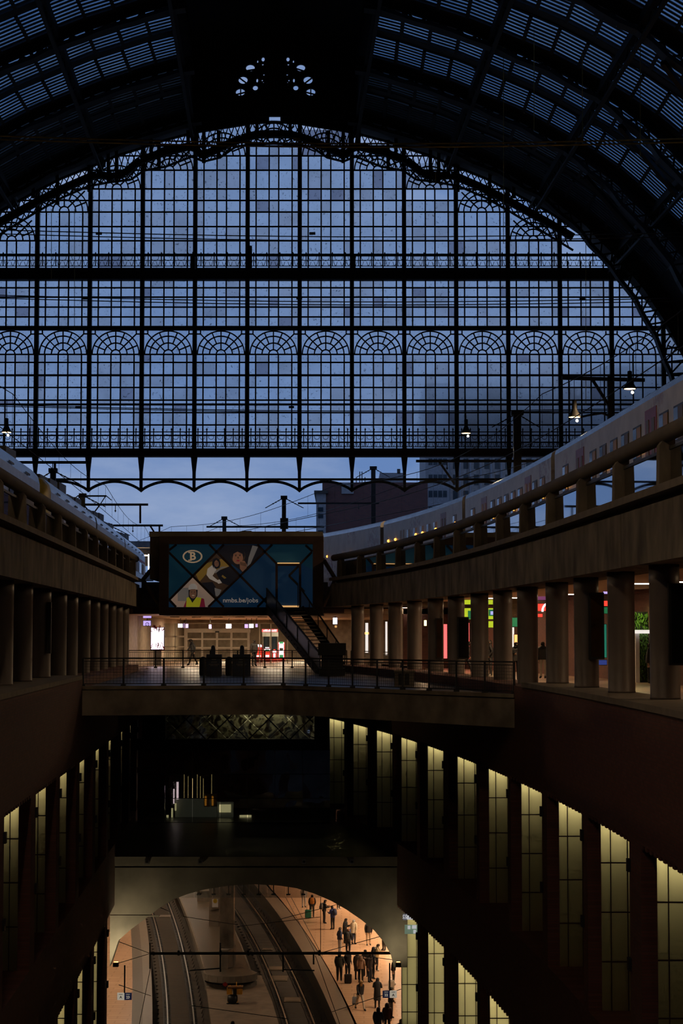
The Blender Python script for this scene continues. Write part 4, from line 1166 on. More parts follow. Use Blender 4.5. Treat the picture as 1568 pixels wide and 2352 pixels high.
mast(1187,950,120,'tall dark catenary mast standing beside the white train', ((955,1240,1059),), .24, ZP-.9, ((1008,1060,1044,1112),))
for du in (-6, 7):
    a = PY(652+du, 1215, 150); m = MB().box(a.x-.09, a.x+.09, 149.8, 150.1, a.z, a.z+.85).bar((a.x,150,a.z+.4),(XU(652,150),150,a.z+.4),.05)
    T(m.build('antenna', M['iron']), 'slim antenna panel on the %s of the mast above the advertising box' % ('left flank' if du < 0 else 'right flank'), 'antenna')
YC = 109.2
br = empty('catenary_bracket', tuple(PY(1406,980,YC)), 'bracket arm with diagonal strut carrying the wires over the white train', 'bracket')
MB().bar(PY(1290,868,YC), PY(1480,873,YC), .2).build('arm', M['iron'], br)
MB().bar(PY(1360,872,YC), PY(1402,938,YC), .16).build('strut', M['iron'], br)
MB().tube([PY(1333,958,YC), PY(1350,954,YC), PY(1382,949,YC), PY(1402,956,YC)], .07, 6).build('steady_arm', M['iron'], br)
MB().box(XU(1400,YC), XU(1411,YC), YC-.1, YC+.3, ZP-.9, PY(1405,865,YC).z).build('post', M['iron'], br)
for k, (ce_, nm, tr, off) in enumerate(((cL,'grey','left',0), (cR,'white','right',0), (cL,'grey','left',-4.2), (cR,'white','right',4.4))):
    for h, r, w in ((5.35, .022, 'contact'), (6.6, .02, 'messenger')):
        pts = []
        for j in range(0, 65):
            Y = 30 + j*3.0; sag = 0 if w == 'contact' else -.9*abs(math.sin(math.pi*(Y-30)/48.0))**1 
            pts.append((ce_(min(Y,150)) + (ce_(150)-ce_(149))*max(0,Y-150) + off, Y, ZRAIL+h+ (0 if w == 'contact' else .5) + sag*.8))
        o = MB().tube(pts, r, 4, False).build('overhead_wire', M['iron'])
        T(o, '%s wire strung %s the %s train' % (w, 'over' if off == 0 else 'over the second track beyond', nm), 'wire')
        if w == 'messenger':
            dr = MB()
            for p in pts[::2]: dr.bar(p, (p[0],p[1],ZRAIL+5.35), .014)
            dr.build('dropper', M['iron'], o)
plain('wire_lit_yellow', (.62,.46,.12), .5, .3, .2)  # yellow lamplight on the wires is put into their colour
for v0, gap, Y, lb in ((311,8,96,'highest'),(527,9,112,'second highest'),(677,7,118,'third highest'),(929,3,130,'lowest')):
    for j in (0, 1):
        a, b = PY(-40, v0+gap*j, Y), PY(1608, v0+gap*j+7, Y)
        pts = [a.lerp(b, t/12) + Vector((0,0,-.35*math.sin(math.pi*t/12))) for t in range(13)]
        o = MB().tube(pts, .045 if v0 < 400 else .032, 5, False).build('cross_wire', M['wire_lit_yellow' if v0 < 400 else 'iron'])
        T(o, '%s strand of the %s cross-span stretched right across the shed' % ('upper' if j == 0 else 'lower', lb), 'wire')
        if j == 0:
            for u in (150, 640, 1290):
                c = PY(u+ (v0 % 90), v0+gap/2+3, Y); MB().box(c.x-.18,c.x+.18,Y-.04,Y+.04,c.z-.12,c.z+.03).build('clamp', M['wire_lit_yellow' if v0 < 400 else 'iron'], o)
for u, v0, v1, Y in ((1337,120,330,104),(1470,0,360,100),(1226,60,300,110),(1156,0,560,112),(118,480,640,120),(171,480,760,120),(1345,560,930,112),(1000,350,420,112)):
    o = MB().bar(PY(u,v0,Y), PY(u,v1,Y), .035).build('hanger_cable', M['wire_lit_yellow'])
    T(o, 'thin vertical hanger cable dropping from the roof ribs', 'cable', 'roof hanger cables')
# bell lamps
def bell(u, v, Y, label, lit=True, sc=1.0, power=900):
    p = PY(u, v, Y)
    root = empty('pendant_lamp', tuple(p), label, 'lamp')
    MB().lathe([(.05*sc,.95*sc),(.12*sc,.92*sc),(.13*sc,.45*sc),(.22*sc,.25*sc),(.36*sc,.02*sc),(.36*sc,0)], 16, p).build('shade', M['iron'], root, smooth=True)
    MB().bar(p+Vector((0,0,.9*sc)), p+Vector((0,0,2.2*sc)), .03).build('cord', M['iron'], root)
    MB().lathe([(.05,-.0),(.30*sc,.0),(.30*sc,.015),(.05,.015)], 14, p+Vector((0,0,-.01))).build('lamp_glass', M['lamp_warm'], root)
    MB().lathe([(.02,0),(.07,.04),(.07,.1),(.03,.15)], 8, p+Vector((.12,-.1,-.28))).build('bulb', M['lamp_white'], root)
    l = light('pendant_light', 'SPOT', (0,0,-.05), power, (1,.66,.34), .3, None, None, None, 3.06); l.parent = root
    return root
bell(1319,958,102,'black bell-shaped pendant lamp hanging left of the catenary bracket post', power=2500)
bell(1446,893,100,'black bell-shaped pendant lamp hanging right of the catenary bracket post', power=4500)
bell(1070,995,128,'bright pendant lamp glowing just above the lowest iron beam, by the dark mast', True, 1.0)
bell(15,993,126,'bright pendant lamp glowing above the tail of the grey train', True, 1.0)
for k, Y in enumerate((18, 32, 46, 60, 76)):  # lamps added out of view to brighten the fascias and trains
    for sd, rl, nm in ((1, railR, 'right'), (-1, railL, 'left')):
        X = rl(Y) - sd*2.3
        if abs(proj((X,Y,13))[0]-784) < 800 and 0 < proj((X,Y,12.0))[1] < 2352: X = rl(Y) + sd*16.0
        p = proj((X,Y,12.0))
        root = empty('pendant_lamp', (X,Y,15.5), 'added bell-shaped lamp, out of view, on the %s viaduct side, %s from the buffer end' % (nm, ['first','second','third','fourth','fifth'][k]), 'lamp')
        MB().lathe([(.05,.95),(.12,.92),(.13,.45),(.22,.25),(.36,.02),(.36,0)], 12, (X,Y,15.5)).build('shade', M['iron'], root)
        MB().bar((X,Y,16.4),(X,Y,26),.03).build('cord', M['iron'], root)
        l = light('pendant_light', 'SPOT', (0,0,-.05), 560 if sd > 0 else 1400, (1,.70,.42), .3, None, None, None, 3.06); l.parent = root
# ================================================================== advertising pavilion hung between the viaduct ends
YQ = 106.6
pv = empty('pavilion', (XU(555,YQ), YQ, PY(555,1412,YQ).z), 'boxed pavilion in a dark brown frame with a big blue backlit poster', 'pavilion')
def fbox(name, u0, u1, v0, v1, y0, y1, mat, par):
    a, b = PY(u0, v1, YQ), PY(u1, v0, YQ); return MB().box(a.x, b.x, y0, y1, a.z, b.z).build(name, mat, par)
fbox('frame_beam', 366, 742, 1232, 1250, YQ-.25, YQ+.4, M['brown_frame'], pv)
fbox('frame_beam', 366, 742, 1395, 1413, YQ-.25, YQ+5, M['brown_frame'], pv)
fbox('frame_post', 366, 388, 1250, 1395, YQ-.25, YQ+.4, M['brown_frame'], pv)
fbox('frame_post', 718, 742, 1250, 1395, YQ-.25, YQ+.4, M['brown_frame'], pv)
fbox('roof', 343, 741, 1221, 1233, YQ-.1, YQ+6, M['concrete_dark'], pv)
fbox('side_wall', 343, 367, 1233, 1330, YQ+.2, YQ+5.5, M['concrete'], pv)
fbox('back_wall', 366, 741, 1233, 1412, YQ+5, YQ+5.3, M['concrete_dark'], pv)
fbox('roof_hatch', 470, 476, 1218, 1222, YQ+1, YQ+2, M['dark_paint'], pv); fbox('roof_hatch', 553, 575, 1217, 1222, YQ+1, YQ+2, M['dark_paint'], pv)
YF = YQ + .12
def pc(x, y): return PY(380+x/4.3556, 1240+y/4.3556, YF)
def flat(name, pts, mat, par, lay=0):
    return MB().prism([pc(x, y)+Vector((0,-.004*lay,0)) for x, y in pts], (0,.003,0)).build(name, mat, par)
poster = flat('poster', [(30,45),(1480,45),(1480,675),(30,675)], M['print_blue'], pv, 0)
flat('teal_field', [(30,45),(500,45),(500,130),(270,355),(30,590)], M['print_teal'], poster, 1)
flat('teal_field', [(985,125),(1065,45),(1480,45),(1480,300),(1350,240),(1110,240)], M['print_teal'], poster, 1)
el = lambda cx, cy, rx, ry, n=22: [(cx+rx*math.cos(2*math.pi*k/n), cy+ry*math.sin(2*math.pi*k/n)) for k in range(n)]
# round emblem: oval ring with a B
flat('emblem_ring', el(270,166,100,66), M['print_cream'], poster, 2); flat('emblem_field', el(270,166,84,52), M['print_teal'], poster, 3)
tm = text_mesh('B', .62, M['print_cream'], .018); o = piece('emblem_letter', tm, poster, pc(272,166)+Vector((0,-.022,0)), (1.0,1,1), (math.pi/2,0,0))
for x0, x1, y in ((228,262,128),(228,262,206)): flat('emblem_serif', [(x0,y-8),(x1,y-8),(x1,y+4),(x0,y+4)], M['print_cream'], poster, 4)
tm = text_mesh('nmbs.be/jobs', .36, M['print_white'], .004); piece('lettering', tm, poster, pc(750,606)+Vector((0,-.014,0)), (1.04,1,1), (math.pi/2,0,0))
# three diamond photographs, drawn as flat printed shapes
ph = flat('photo_print', [(45,600),(270,375),(495,600),(440,672),(105,672)], M['print_beige'], poster, 1)
def fig(pts, mat, lay=2): flat('printed_shape', pts, M[mat], poster, lay)
fig([(122,520),(170,480),(232,480),(232,612),(122,612)], 'print_grey')
fig([(180,672),(205,610),(235,575),(330,575),(385,590),(398,672)], 'print_red'); fig([(205,672),(212,580),(240,570),(300,572),(360,580),(340,672)], 'print_lime', 3)
fig([(232,570),(230,500),(322,500),(318,560),(290,600),(268,630),(252,600)], 'print_dark', 4); fig(el(275,535,36,52), 'print_skin', 5); fig([(228,495),(234,460),(256,440),(290,438),(314,458),(318,492)], 'print_white', 6)
ph = flat('photo_print', [(275,355),(505,135),(745,365),(510,600)], M['print_brown'], poster, 1)
fig([(300,340),(420,230),(560,190),(640,262),(560,300),(450,300),(400,350),(340,420)], 'print_ochre'); fig([(500,320),(640,265),(742,362),(640,460),(560,430)], 'print_dark', 3)
fig([(360,430),(470,420),(500,470),(500,580),(440,530)], 'print_dark', 3); fig([(420,290),(470,250),(510,300),(470,360),(530,410),(510,425),(440,390),(410,350)], 'print_white', 4); fig(el(508,238,42,52), 'print_dark', 4); fig(el(512,235,24,36), 'print_skin', 5)
fig([(500,410),(540,395),(565,430),(530,440)], 'print_white', 5); fig([(570,350),(610,380),(590,390),(560,365)], 'print_ochre', 5); fig([(490,480),(560,500),(530,570),(500,560)], 'print_grey', 4); fig([(490,320),(560,270),(630,265),(560,290),(500,335)], 'print_grey', 5)
ph = flat('photo_print', [(510,130),(590,50),(905,50),(985,125),(750,360)], M['print_dark'], poster, 1)
fig([(870,55),(925,70),(850,240),(815,270),(830,180)], 'print_grey', 2); fig(el(725,160,72,78), 'print_brown', 3); fig(el(722,172,54,72), 'print_skin', 4); fig([(740,215),(790,210),(815,250),(810,290),(770,320),(745,290)], 'print_skin', 5); fig([(660,240),(740,300),(770,330),(750,360),(660,275)], 'print_blue', 4)
for x, y in ((262,522),(290,522)): fig(el(x,y,5,4,8), 'print_dark', 6)
fig(el(277,556,15,6,10), 'print_cream', 6)
fig([(655,150),(668,96),(720,70),(775,92),(795,150),(780,190),(768,140),(720,118),(680,140),(668,200)], 'print_dark', 6)
for x, y in ((703,158),(744,156)): fig(el(x,y,10,5,10), 'print_dark', 6); fig([(x-14,y-14),(x+14,y-16),(x+14,y-12),(x-14,y-10)], 'print_dark', 6)
fig(el(726,208,17,8,12), 'print_red', 6); fig([(716,180),(726,165),(736,182),(726,188)], 'print_brown', 6)
for k in range(4): fig([(748+15*k,222+3*k),(757+15*k,219+3*k),(760+14*k,252+4*k),(752+14*k,254+4*k)], 'print_brown', 7)
for x, y in ((503,230),(521,228)): fig(el(x,y,4,3,8), 'print_dark', 6)
fig([(466,245),(478,195),(508,178),(540,198),(548,250),(536,290),(533,225),(508,200),(486,222),(480,285)], 'print_dark', 6)
# dark lattice bars over the poster, and the door frame
YL = YQ - .05
def lb(a, b, w=.11, nm='lattice_bar', mat='brown_frame'):
    p, q = pc(*a), pc(*b); p.y = q.y = YL; MB().bar(p, q, w, .12).build(nm, M[mat], pv)
for a, b in (((35,125),(585,672)),((40,600),(585,48)),((440,48),(1055,672)),((430,672),(1068,48)),((920,48),(1112,240)),((920,672),(1050,540)),((1350,240),(1462,125)),((1400,55),(1470,118)),((38,105),(112,48)),((40,600),(108,672)),((1350,480),(1390,520))): lb(a, b)
for a, b in (((1112,245),(1112,675)),((1346,245),(1346,675)),((1105,250),(1355,250))): lb(a, b, .13, 'door_frame')
lb((1120,240), (1340,240), .06, 'door_light', 'lamp_dim'); lb((1120,668), (1340,668), .05, 'door_light', 'lamp_dim')
for a, b in (((1330,262),(1235,360)),((1235,360),(1325,450)),((1325,450),(1325,670))): lb(a, b, .05, 'door_pull', 'steel_dark')
for s, (a, b, c) in enumerate((((328,1332),(366,1284),(368,1392)), ((770,1330),(742,1284),(742,1392)))):
    for q in (b, c): MB().tube([PY(*a, YQ+1.2), PY(*q, YQ+.6)], .12, 10).build('strut', M['concrete'], pv)
m = MB(); a, b = PY(306,1408,YQ+1.5), PY(790,1395,YQ+1.5); m.box(a.x, b.x, YQ+1.3, YQ+1.9, a.z, b.z)
m.build('support_beam', M['iron_red'], pv)
# stair from the pavilion door down to the floor
st = empty('steel_stair', tuple(PZ(745,1544,0)), 'dark steel stair with glazed sides leading up to the pavilion door', 'stair')
topL, topR = PY(612,1393,YQ-.6), PY(690,1388,YQ-.6)
botL, botR = PZ(735,1548,0), PZ(792,1540,0)
zt = topL.z; topR.z = zt
for a, b in ((topL, botL), (topR, botR)):
    MB().bar(a-Vector((0,0,.1)), b, .12, .42).build('stringer', M['iron'], st)
    MB().bar(a+Vector((0,0,1.0)), b+Vector((0,0,1.0)), .07).build('handrail', M['iron'], st)
    for k in range(6):
        p = a.lerp(b, k/5); MB().bar(p, p+Vector((0,0,1.0)), .05).build('baluster', M['iron'], st)
    MB().prism([a+Vector((0,0,.12)), b+Vector((0,0,.12)), b+Vector((0,0,.92)), a+Vector((0,0,.92))], (.01,0,0)).build('glass_side', M['smoke_glass'], st)
n = 18; tm_ = None
for k in range(n):
    p, q = topL.lerp(botL, (k+.5)/n), topR.lerp(botR, (k+.5)/n)
    MB().bar(p, q, .30, .05).build('tread', M['steel_dark'], st)
m = MB().box(topL.x-.2, topR.x+.1, YQ-.9, YQ-.2, zt-.2, zt-.05); m.build('landing', M['iron'], st)
a, b = PY(733,1505,91.6), PY(792,1477,91.6)
m = MB().box(a.x, b.x, 91.0, 92.2, 0, .35).box(a.x+.1, b.x-.1, 91.2, 92.0, .35, a.z).box(a.x-.05, b.x+.05, 90.9, 92.3, a.z, b.z)
T(m.build('kiosk_counter', M['black']), 'black box-shaped counter at the foot of the steel stair', 'counter')
# ================================================================== entrance hall behind the bridge
ZHC = 3.16; YD = 131.0
m = MB().box(-34, 24, 112, 220, ZHC, ZHC+.3)
ceilm = plain('hall_ceiling', (.62,.45,.32), .7, 0, .1, 2)
T(m.build('ceiling', ceilm), 'low warm ceiling of the entrance hall with recessed spots', 'ceiling', kind='structure')
for nm, x0, x1, y0, y1, lb_ in (('wall_hall_left', XU(300,118)-.3, XU(300,118), 116, 220, 'plain wall on the left of the entrance hall'), ('wall_hall_right', 6.0, 6.3, 118, 220, 'plain wall on the right of the entrance hall'), ('wall_hall_far', -34, 24, 158, 158.4, 'far wall of the entrance hall')):
    T(MB().box(x0, x1, y0, y1, 0, ZHC).build(nm, plain(nm, (.42,.33,.25), .8)), lb_, 'wall', kind='structure')
for x0, x1, nm in ((-40, XU(300,118), 'left'), (3.6, 40, 'right')):
    T(MB().box(x0, x1, 112.0, 112.5, 0, ZFB).build('wall_end_' + nm, M['brick_dark']), 'dark brick wall closing the concourse at its %s far end' % nm, 'wall', kind='structure')
k = 0
for u, v in ((401,1416.5),(451,1417),(501,1417),(551,1416.5),(602,1416.5),(455,1428),(545,1424),(544,1427.5),(408,1424.5),(411,1427.5),(680,1416),(680,1427)):
    p = PZ(u, v, ZHC-.01)
    if p.y > 190: continue
    m = MB().lathe([(.22,0),(.25,.02),(.25,.05)], 14, (0,0,-.03)); m.mat(1).lathe([(.25,-.005),(.31,-.005),(.31,.05),(.25,.05)], 14, (0,0,-.03))
    o = m.build('downlight', [M['lamp_white'], M['steel']], org=(0,0,0)); o.location = (p.x, p.y, ZHC-.02)
    T(o, 'round recessed spot in the entrance hall ceiling', 'lamp', 'entrance hall ceiling spots')
for Y, X in ((118,-9),(118,-4),(126,-10),(126,-5),(138,-10),(138,-4),(149,-9),(149,-3)):
    light('hall_light', 'AREA', (X,Y,ZHC-.06), 130 if Y < 130 else 330, (1,.78,.52), .8)
dg = empty('door_1', (XU(500,YD), YD, 0), 'glazed sliding entrance doors in a pale metal frame', 'door', kind='structure')
plain('door_frame', (.50,.42,.33), .5, .2, .1)
def dbox(nm, u0, u1, v0, v1, mat, dy=0, par=None, d=.12):
    a, b = PY(u0, v1, YD+dy), PY(u1, v0, YD+dy); return MB().box(a.x, b.x, YD+dy, YD+dy+d, max(0, a.z), b.z).build(nm, mat, par)
dbox('lintel', 424, 574, 1444, 1453, M['door_frame'], 0, dg, .6)
for u in (428, 464, 498, 531, 570): dbox('jamb', u-2.5, u+2.5, 1453, 1530, M['door_frame'], .05, dg)
for u0, u1 in ((430,462),(466,496),(500,529),(533,568)):
    dbox('pane', u0, u1, 1453, 1530, M['hall_glass'], .12, dg, .02); dbox('push_bar', u0, u1, 1466, 1470, M['door_frame'], .05, dg, .05); dbox('push_bar', u0, u1, 1486, 1490, M['door_frame'], .05, dg, .05)
dbox('closer', 494, 503, 1449.5, 1453, M['dark_paint'], -.1, dg)
sg_ = empty('window_hall', (XU(560,YD), YD, 0), 'glass screen beside and above the entrance doors', 'glass wall', kind='structure')
for u0, u1 in ((376,402),(402,424),(574,596),(596,622),(622,660),(660,700)): 
    dbox('pane', u0, u1, 1432, 1530, M['hall_glass'], .1, sg_, .02); dbox('post', u1-1.5, u1+1.5, 1432, 1530, M['door_frame'], .05, sg_)
dbox('rail', 376, 424, 1460, 1464, M['door_frame'], .05, sg_); dbox('rail', 376, 424, 1484, 1487, M['door_frame'], .05, sg_); dbox('rail', 424, 700, 1431, 1433, M['door_frame'], .05, sg_)
# things in the hall
def hb(u0, u1, v0, v1, Y, d, mat, name, label, cat, extra=None, group=None):
    a, b = PY(u0, v1, Y), PY(u1, v0, Y); w, h = b.x-a.x, b.z-a.z
    root = empty(name, ((a.x+b.x)/2, Y, a.z), label, cat, group)
    t = min(w, h)*.07
    MB().box(a.x, b.x, Y, Y+d, a.z, b.z).build('case', M['dark_paint'] if extra is None else extra, root)
    MB().box(a.x+t, b.x-t, Y-.02, Y, a.z+t, b.z-t).build('lit_face', M[mat], root)
    if Y > 112 and b.z < ZHC-.02 and a.z > .5: MB().box((a.x+b.x)/2-.02,(a.x+b.x)/2+.02,Y+.05,Y+.09,b.z,ZHC).build('hanger', M['steel_dark'], root)
    return root
r = hb(408,420,1432,1442,140,.2,'screen_white','info_screen','pale departure screen hanging left of the entrance doors, beside a violet one','screen')
hb(421,433,1431,1443,140,.2,'screen_violet','info_screen','violet departure screen hanging above the left door leaf','screen')
hb(479,486,1434,1445,140,.2,'screen_violet','info_screen','narrow violet screen above the middle of the doors','screen')
hb(518,532,1432,1444,140,.2,'screen_white','info_screen','white screen above the right door leaf','screen')
hb(561,570,1433,1443,140,.2,'screen_violet','info_screen','violet screen at the right end of the door frame','screen')
hb(571,583,1431,1443,140,.2,'screen_white','info_screen','white screen beside the glass screen posts','screen')
hb(586,592,1431,1441,140,.2,'screen_violet','info_screen','slim violet screen next to the red shop sign','screen')
r = hb(601,638,1444.5,1452,150,.25,'neon_red','shop_sign','red glowing shop sign above a grey shopfront in the hall','sign')
a, b = PY(604,1450.5,150), PY(635,1446,150)
for k in range(9):
    x = a.x+(b.x-a.x)*(k+.2)/9; MB().box(x, x+(b.x-a.x)/14, 149.95, 149.97, a.z, b.z-(.0 if k % 3 else .06)).build('letter_stroke', M['screen_white'], r)
sf = empty('shopfront', (XU(620,151), 151, 0), 'pale grey shopfront with two windows under the red sign', 'shopfront')
for u0, u1, v0, v1, mt in ((602,639,1452,1462,'white_enamel'),(602,605,1462,1528,'steel'),(618,621,1462,1528,'steel'),(636,639,1462,1528,'steel')): 
    a, b = PY(u0,v1,151), PY(u1,v0,151); MB().box(a.x,b.x,151,151.2,max(0,a.z),b.z).build('panel', M[mt], sf)
for u0, u1 in ((605,618),(621,636)):
    a, b = PY(u0,1528,151.1), PY(u1,1462,151.1); MB().box(a.x,b.x,151.1,151.12,max(0,a.z),b.z).build('pane', M['window_dark'], sf)
def cooler(u0, u1, v0, v1, Y, label, face, stripes):
    a, b = PY(u0, v1, Y), PY(u1, v0, Y); root = empty('drinks_cooler', ((a.x+b.x)/2, Y, 0), label, 'cooler')
    MB().box(a.x,b.x,Y,Y+.6,0,b.z).build('cabinet', M['red_paint'], root)
    MB().box(a.x+.06,b.x-.06,Y-.03,Y,b.z-.16,b.z-.02).build('header_light', M['screen_white'], root)
    MB().box(a.x+.08,b.x-.08,Y-.02,Y,.25,b.z-.2).build('lit_front', M[face], root)
    for k, (z0, z1, mt) in enumerate(stripes): MB().box(a.x+.12,b.x-.12,Y-.04,Y-.02,z0,z1).build('shelf_row', M[mt], root)
cooler(584,603,1481,1527,136,'bright red drinks cooler glowing beside the entrance doors','sign_red',((.4,.5,'screen_white'),(.9,.97,'print_red'),(1.2,1.26,'screen_white')))
cooler(605,622,1490,1527,138,'low red cooler with a white and green stripe','sign_red',((.35,.5,'screen_white'),(.75,.9,'sign_green'),(1.0,1.06,'screen_white')))
cooler(624,636,1494,1527,139,'small red and white display case next to the low cooler','neon_red',((.3,.6,'screen_white'),(.8,.9,'sign_red')))
cooler(638,654,1475,1527,140,'tall display fridge lit pale green beside the stair','screen_white',((.3,.5,'sign_green'),(.8,1.0,'dark_paint'),(1.3,1.45,'sign_green')))
# bright LED board and signs on the left of the hall
Y = 122; root = empty('led_board', tuple(PY(361,1496,Y)), 'upright LED advertising board burning bright pink white', 'display')
a, b = PY(345,1493,Y), PY(378,1440,Y)
MB().box(a.x,b.x,Y,Y+.2,a.z,b.z).build('case', M['black'], root); MB().box(a.x+.05,b.x-.05,Y-.02,Y,a.z+.05,b.z-.05).build('screen', M['screen_pink'], root)
MB().box((a.x+b.x)/2-.25,(a.x+b.x)/2+.25,Y,Y+.2,0,a.z).build('foot', M['steel'], root)
rr = random.Random(3)
for k in range(34):
    x, z = rr.uniform(a.x+.12,b.x-.12), rr.choice([rr.uniform(a.z+.1,a.z+.5), rr.uniform(b.z-.35,b.z-.08)])
    an = math.atan2(z-(a.z+b.z)/2-.1, x-(a.x+b.x)/2); 
    MB().bar((x,Y-.03,z),(x+.22*math.cos(an),Y-.03,z+.22*math.sin(an)),.04,.01,(0,1,0)).build('dark_ray', M['maroon'], root)
Y = 124; r = hb(328,347,1425,1438,Y,.2,'screen_violet','wayfinding_sign','violet wayfinding sign with a round symbol, left of the LED board','sign')
c = PY(338,1434,Y-.05); MB().lathe([(.12,0),(.12,.01)], 16).build  # ring symbol
ring = MB().tube([(c.x+.11*math.cos(t), Y-.04, c.z+.11*math.sin(t)) for t in [2*math.pi*k/14 for k in range(15)]], .02, 5, False); ring.bar((c.x-.05,Y-.04,c.z-.06),(c.x+.05,Y-.04,c.z+.06),.02); ring.build('ring_symbol', M['dark_paint'], r)
hb(328,348,1411,1420,Y,.2,'screen_violet','wayfinding_sign','upper violet sign strip hanging from the hall ceiling, left of the LED board','sign')
hb(765,777,1407,1414,126,.2,'screen_violet','wayfinding_sign','small violet sign strip between the stair and the columns','sign')
hb(763.5,775,1418,1434.5,126,.2,'screen_white','wayfinding_sign','pale violet lit panel under the small sign strip beside the stair','sign')
hb(768,774,1436,1442,127,.1,'lamp_dim','wall_lamp','small warm wall lamp under the pale violet panel','lamp')
# blue information stands and bins on the bridge
for u0, u1, nm in ((474,509,'left'), (534,575,'right')):
    p = PZ((u0+u1)/2, 1553, 0); w = (u1-u0)*p.y/F; root = empty('information_stand', (p.x, p.y, 0), 'dark blue information stand with a raised head, %s' % ('slimmer and with a pointed top' if nm == 'left' else 'the wider of the two'), 'stand')
    MB().box(p.x-w/2,p.x+w/2,p.y-.12,p.y+.12,0,1.02).build('panel', M['stand_blue'], root)
    hx = p.x+ (-.05 if nm == 'left' else .02)
    MB().box(hx-.1,hx+.1,p.y-.1,p.y+.1,1.02,1.28).lathe([(.1,0),(.1,.08),(.05,.16)], 12, (hx,p.y,1.28)).build('head', M['stand_blue'], root)
    for k, (z, ww) in enumerate(((.78,.10),(.66,.14),(.56,.24),(.50,.18))): MB().box(p.x-ww,p.x+ww,p.y-.13,p.y-.12,z-.012,z+.012).build('text_line', M['steel'], root)
    p2 = PZ(u0-9, 1552, 0); o = MB().lathe([(.16,0),(.18,.1),(.18,.75),(.12,.86),(.05,.9)], 14).build('bin', M['black'], org=(0,0,0)); o.location = (p2.x, p2.y+.3, 0)
    T(o, 'black round litter bin beside the %s blue information stand' % ('slimmer' if nm == 'left' else 'wider'), 'bin')
p = PZ(928, 1576, 0); root = empty('bench_box', (p.x,p.y,0), 'grey box bench with a pale lid behind the balustrade', 'bench')
MB().box(p.x-.36,p.x+.36,p.y-.3,p.y+.3,0,.52).build('body', M['concrete_dark'], root); MB().box(p.x-.4,p.x+.4,p.y-.34,p.y+.34,.52,.6).build('lid', M['concrete'], root)
for k in (-.2, .05): MB().box(p.x+k-.02,p.x+k+.12,p.y-.32,p.y-.3,.05,.48).build('slot', M['black'], root)
m = strip(lambda Y: wallR(Y)+1.5, lambda Y: wallR(Y)+1.9, 0, .45, 90, 101, 3); T(m.build('bench_wall', M['brick_dark']), 'low brick bench wall among the far right columns', 'wall', kind='structure')
# ================================================================== shops under the right viaduct
shopX = lambda Y: railR(Y) + 8.4
sw = strip(shopX, lambda Y: shopX(Y)+.3, 0, ZFB+.4, 4, 111.9, 4); T(sw.build('wall_shops', M['brick_dark']), 'dark brick shop wall under the right viaduct', 'wall', kind='structure')
swl = strip(lambda Y: railL(Y)-8.4, lambda Y: railL(Y)-8.1, 0, ZFB+.4, 4, 112, 4); T(swl.build('wall_arcade', M['brick_dark']), 'dark wall behind the left row of columns', 'wall', kind='structure')
cl = strip(lambda Y: railR(Y)+1.6, shopX, ZFB+.3, ZFB+.4, 10, 110, 5); T(cl.build('ceiling', ceilm), 'warm boarded ceiling of the shop arcade', 'ceiling', kind='structure')
def onshop(u, v, inset=.1):
    lo, hi = 30.0, 111.83
    for _ in range(50):
        mid = (lo+hi)/2
        if shopX(mid)-inset > (u-CX)/F*mid: lo = mid
        else: hi = mid
    return PY(u, v, lo)
def shop(u0, u1, v0, v1, mat, name, label, cat, inset=.3, frame=True):
    a, b = onshop(u0, v1, inset), onshop(u1, v0, inset); Y = min(a.y, b.y)
    a, b = PY(u0, v1, Y), PY(u1, v0, Y)
    root = empty(name, ((a.x+b.x)/2, Y, a.z), label, cat)
    MB().box(a.x,b.x,Y,Y+.18,a.z,b.z).build('case', M['dark_paint'], root)
    MB().box(a.x+.02,b.x-.02,Y-.02,Y,a.z+.02,b.z-.02).build('lit_face', M[mat], root)
    return root, a, b, Y
r, a, b, Y = shop(1064,1136,1396,1423,'sign_lime','shop_sign','long lime yellow pharmacy style sign glowing between the columns','sign')
for t0, t1, z0, z1, mt in ((.14,.34,.05,.75,'sign_green'),(.80,.99,.3,.85,'sign_green'),(.86,.96,.4,.7,'screen_violet')): MB().box(a.x+(b.x-a.x)*t0,a.x+(b.x-a.x)*t1,Y-.05,Y-.02,a.z+(b.z-a.z)*z0,a.z+(b.z-a.z)*z1).build('symbol', M[mt], r)
shop(1064,1136,1377,1389,'sign_lime','shop_sign','thin lime strip above the long lime sign','sign')
shop(1120,1136,1426,1442,'sign_lime','shop_sign','short lime sign below the long lime one','sign')
shop(1174,1190,1418,1440,'sign_green','shop_sign','dark green hanging sign beside an orange lit panel','sign')
shop(1018,1027,1433,1513,'neon_red','light_column','tall red glowing strip between the far columns, the left of two','light')
shop(1069,1078,1430,1515,'neon_red','light_column','tall red pink glowing strip, directly under the long lime sign','light')
r, a, b, Y = shop(1234,1254,1386,1404,'sign_red','shop_sign','red glowing sign with a white arc','sign')
c = ((a.x+b.x)/2+.3, Y-.05, a.z-.02); MB().tube([(c[0]+.28*math.cos(t), c[1], c[2]+.4*math.sin(t)) for t in [math.pi*k/10 for k in range(11)]], .05, 6).build('white_arc', M['screen_white'], r)
shop(1234,1246,1409,1418,'sign_red','shop_sign','small red sign below the one with the white arc','sign')
shop(1232,1254,1368,1379,'sign_purple','shop_banner','purple banner above the red sign with the arc','banner')
shop(1180,1191,1457,1480,'sign_orange','lit_panel','small orange lit panel behind the walkers','panel')
shop(1383,1396,1379,1393,'sign_red','shop_sign','red and white round sign above a dark green board','sign')
shop(1383,1396,1393.5,1410,'sign_green','shop_sign','dark green board under the red and white sign','sign')
shop(1386,1393,1433,1511,'sign_teal','poster_board','tall teal poster in a white frame beside a column','poster')
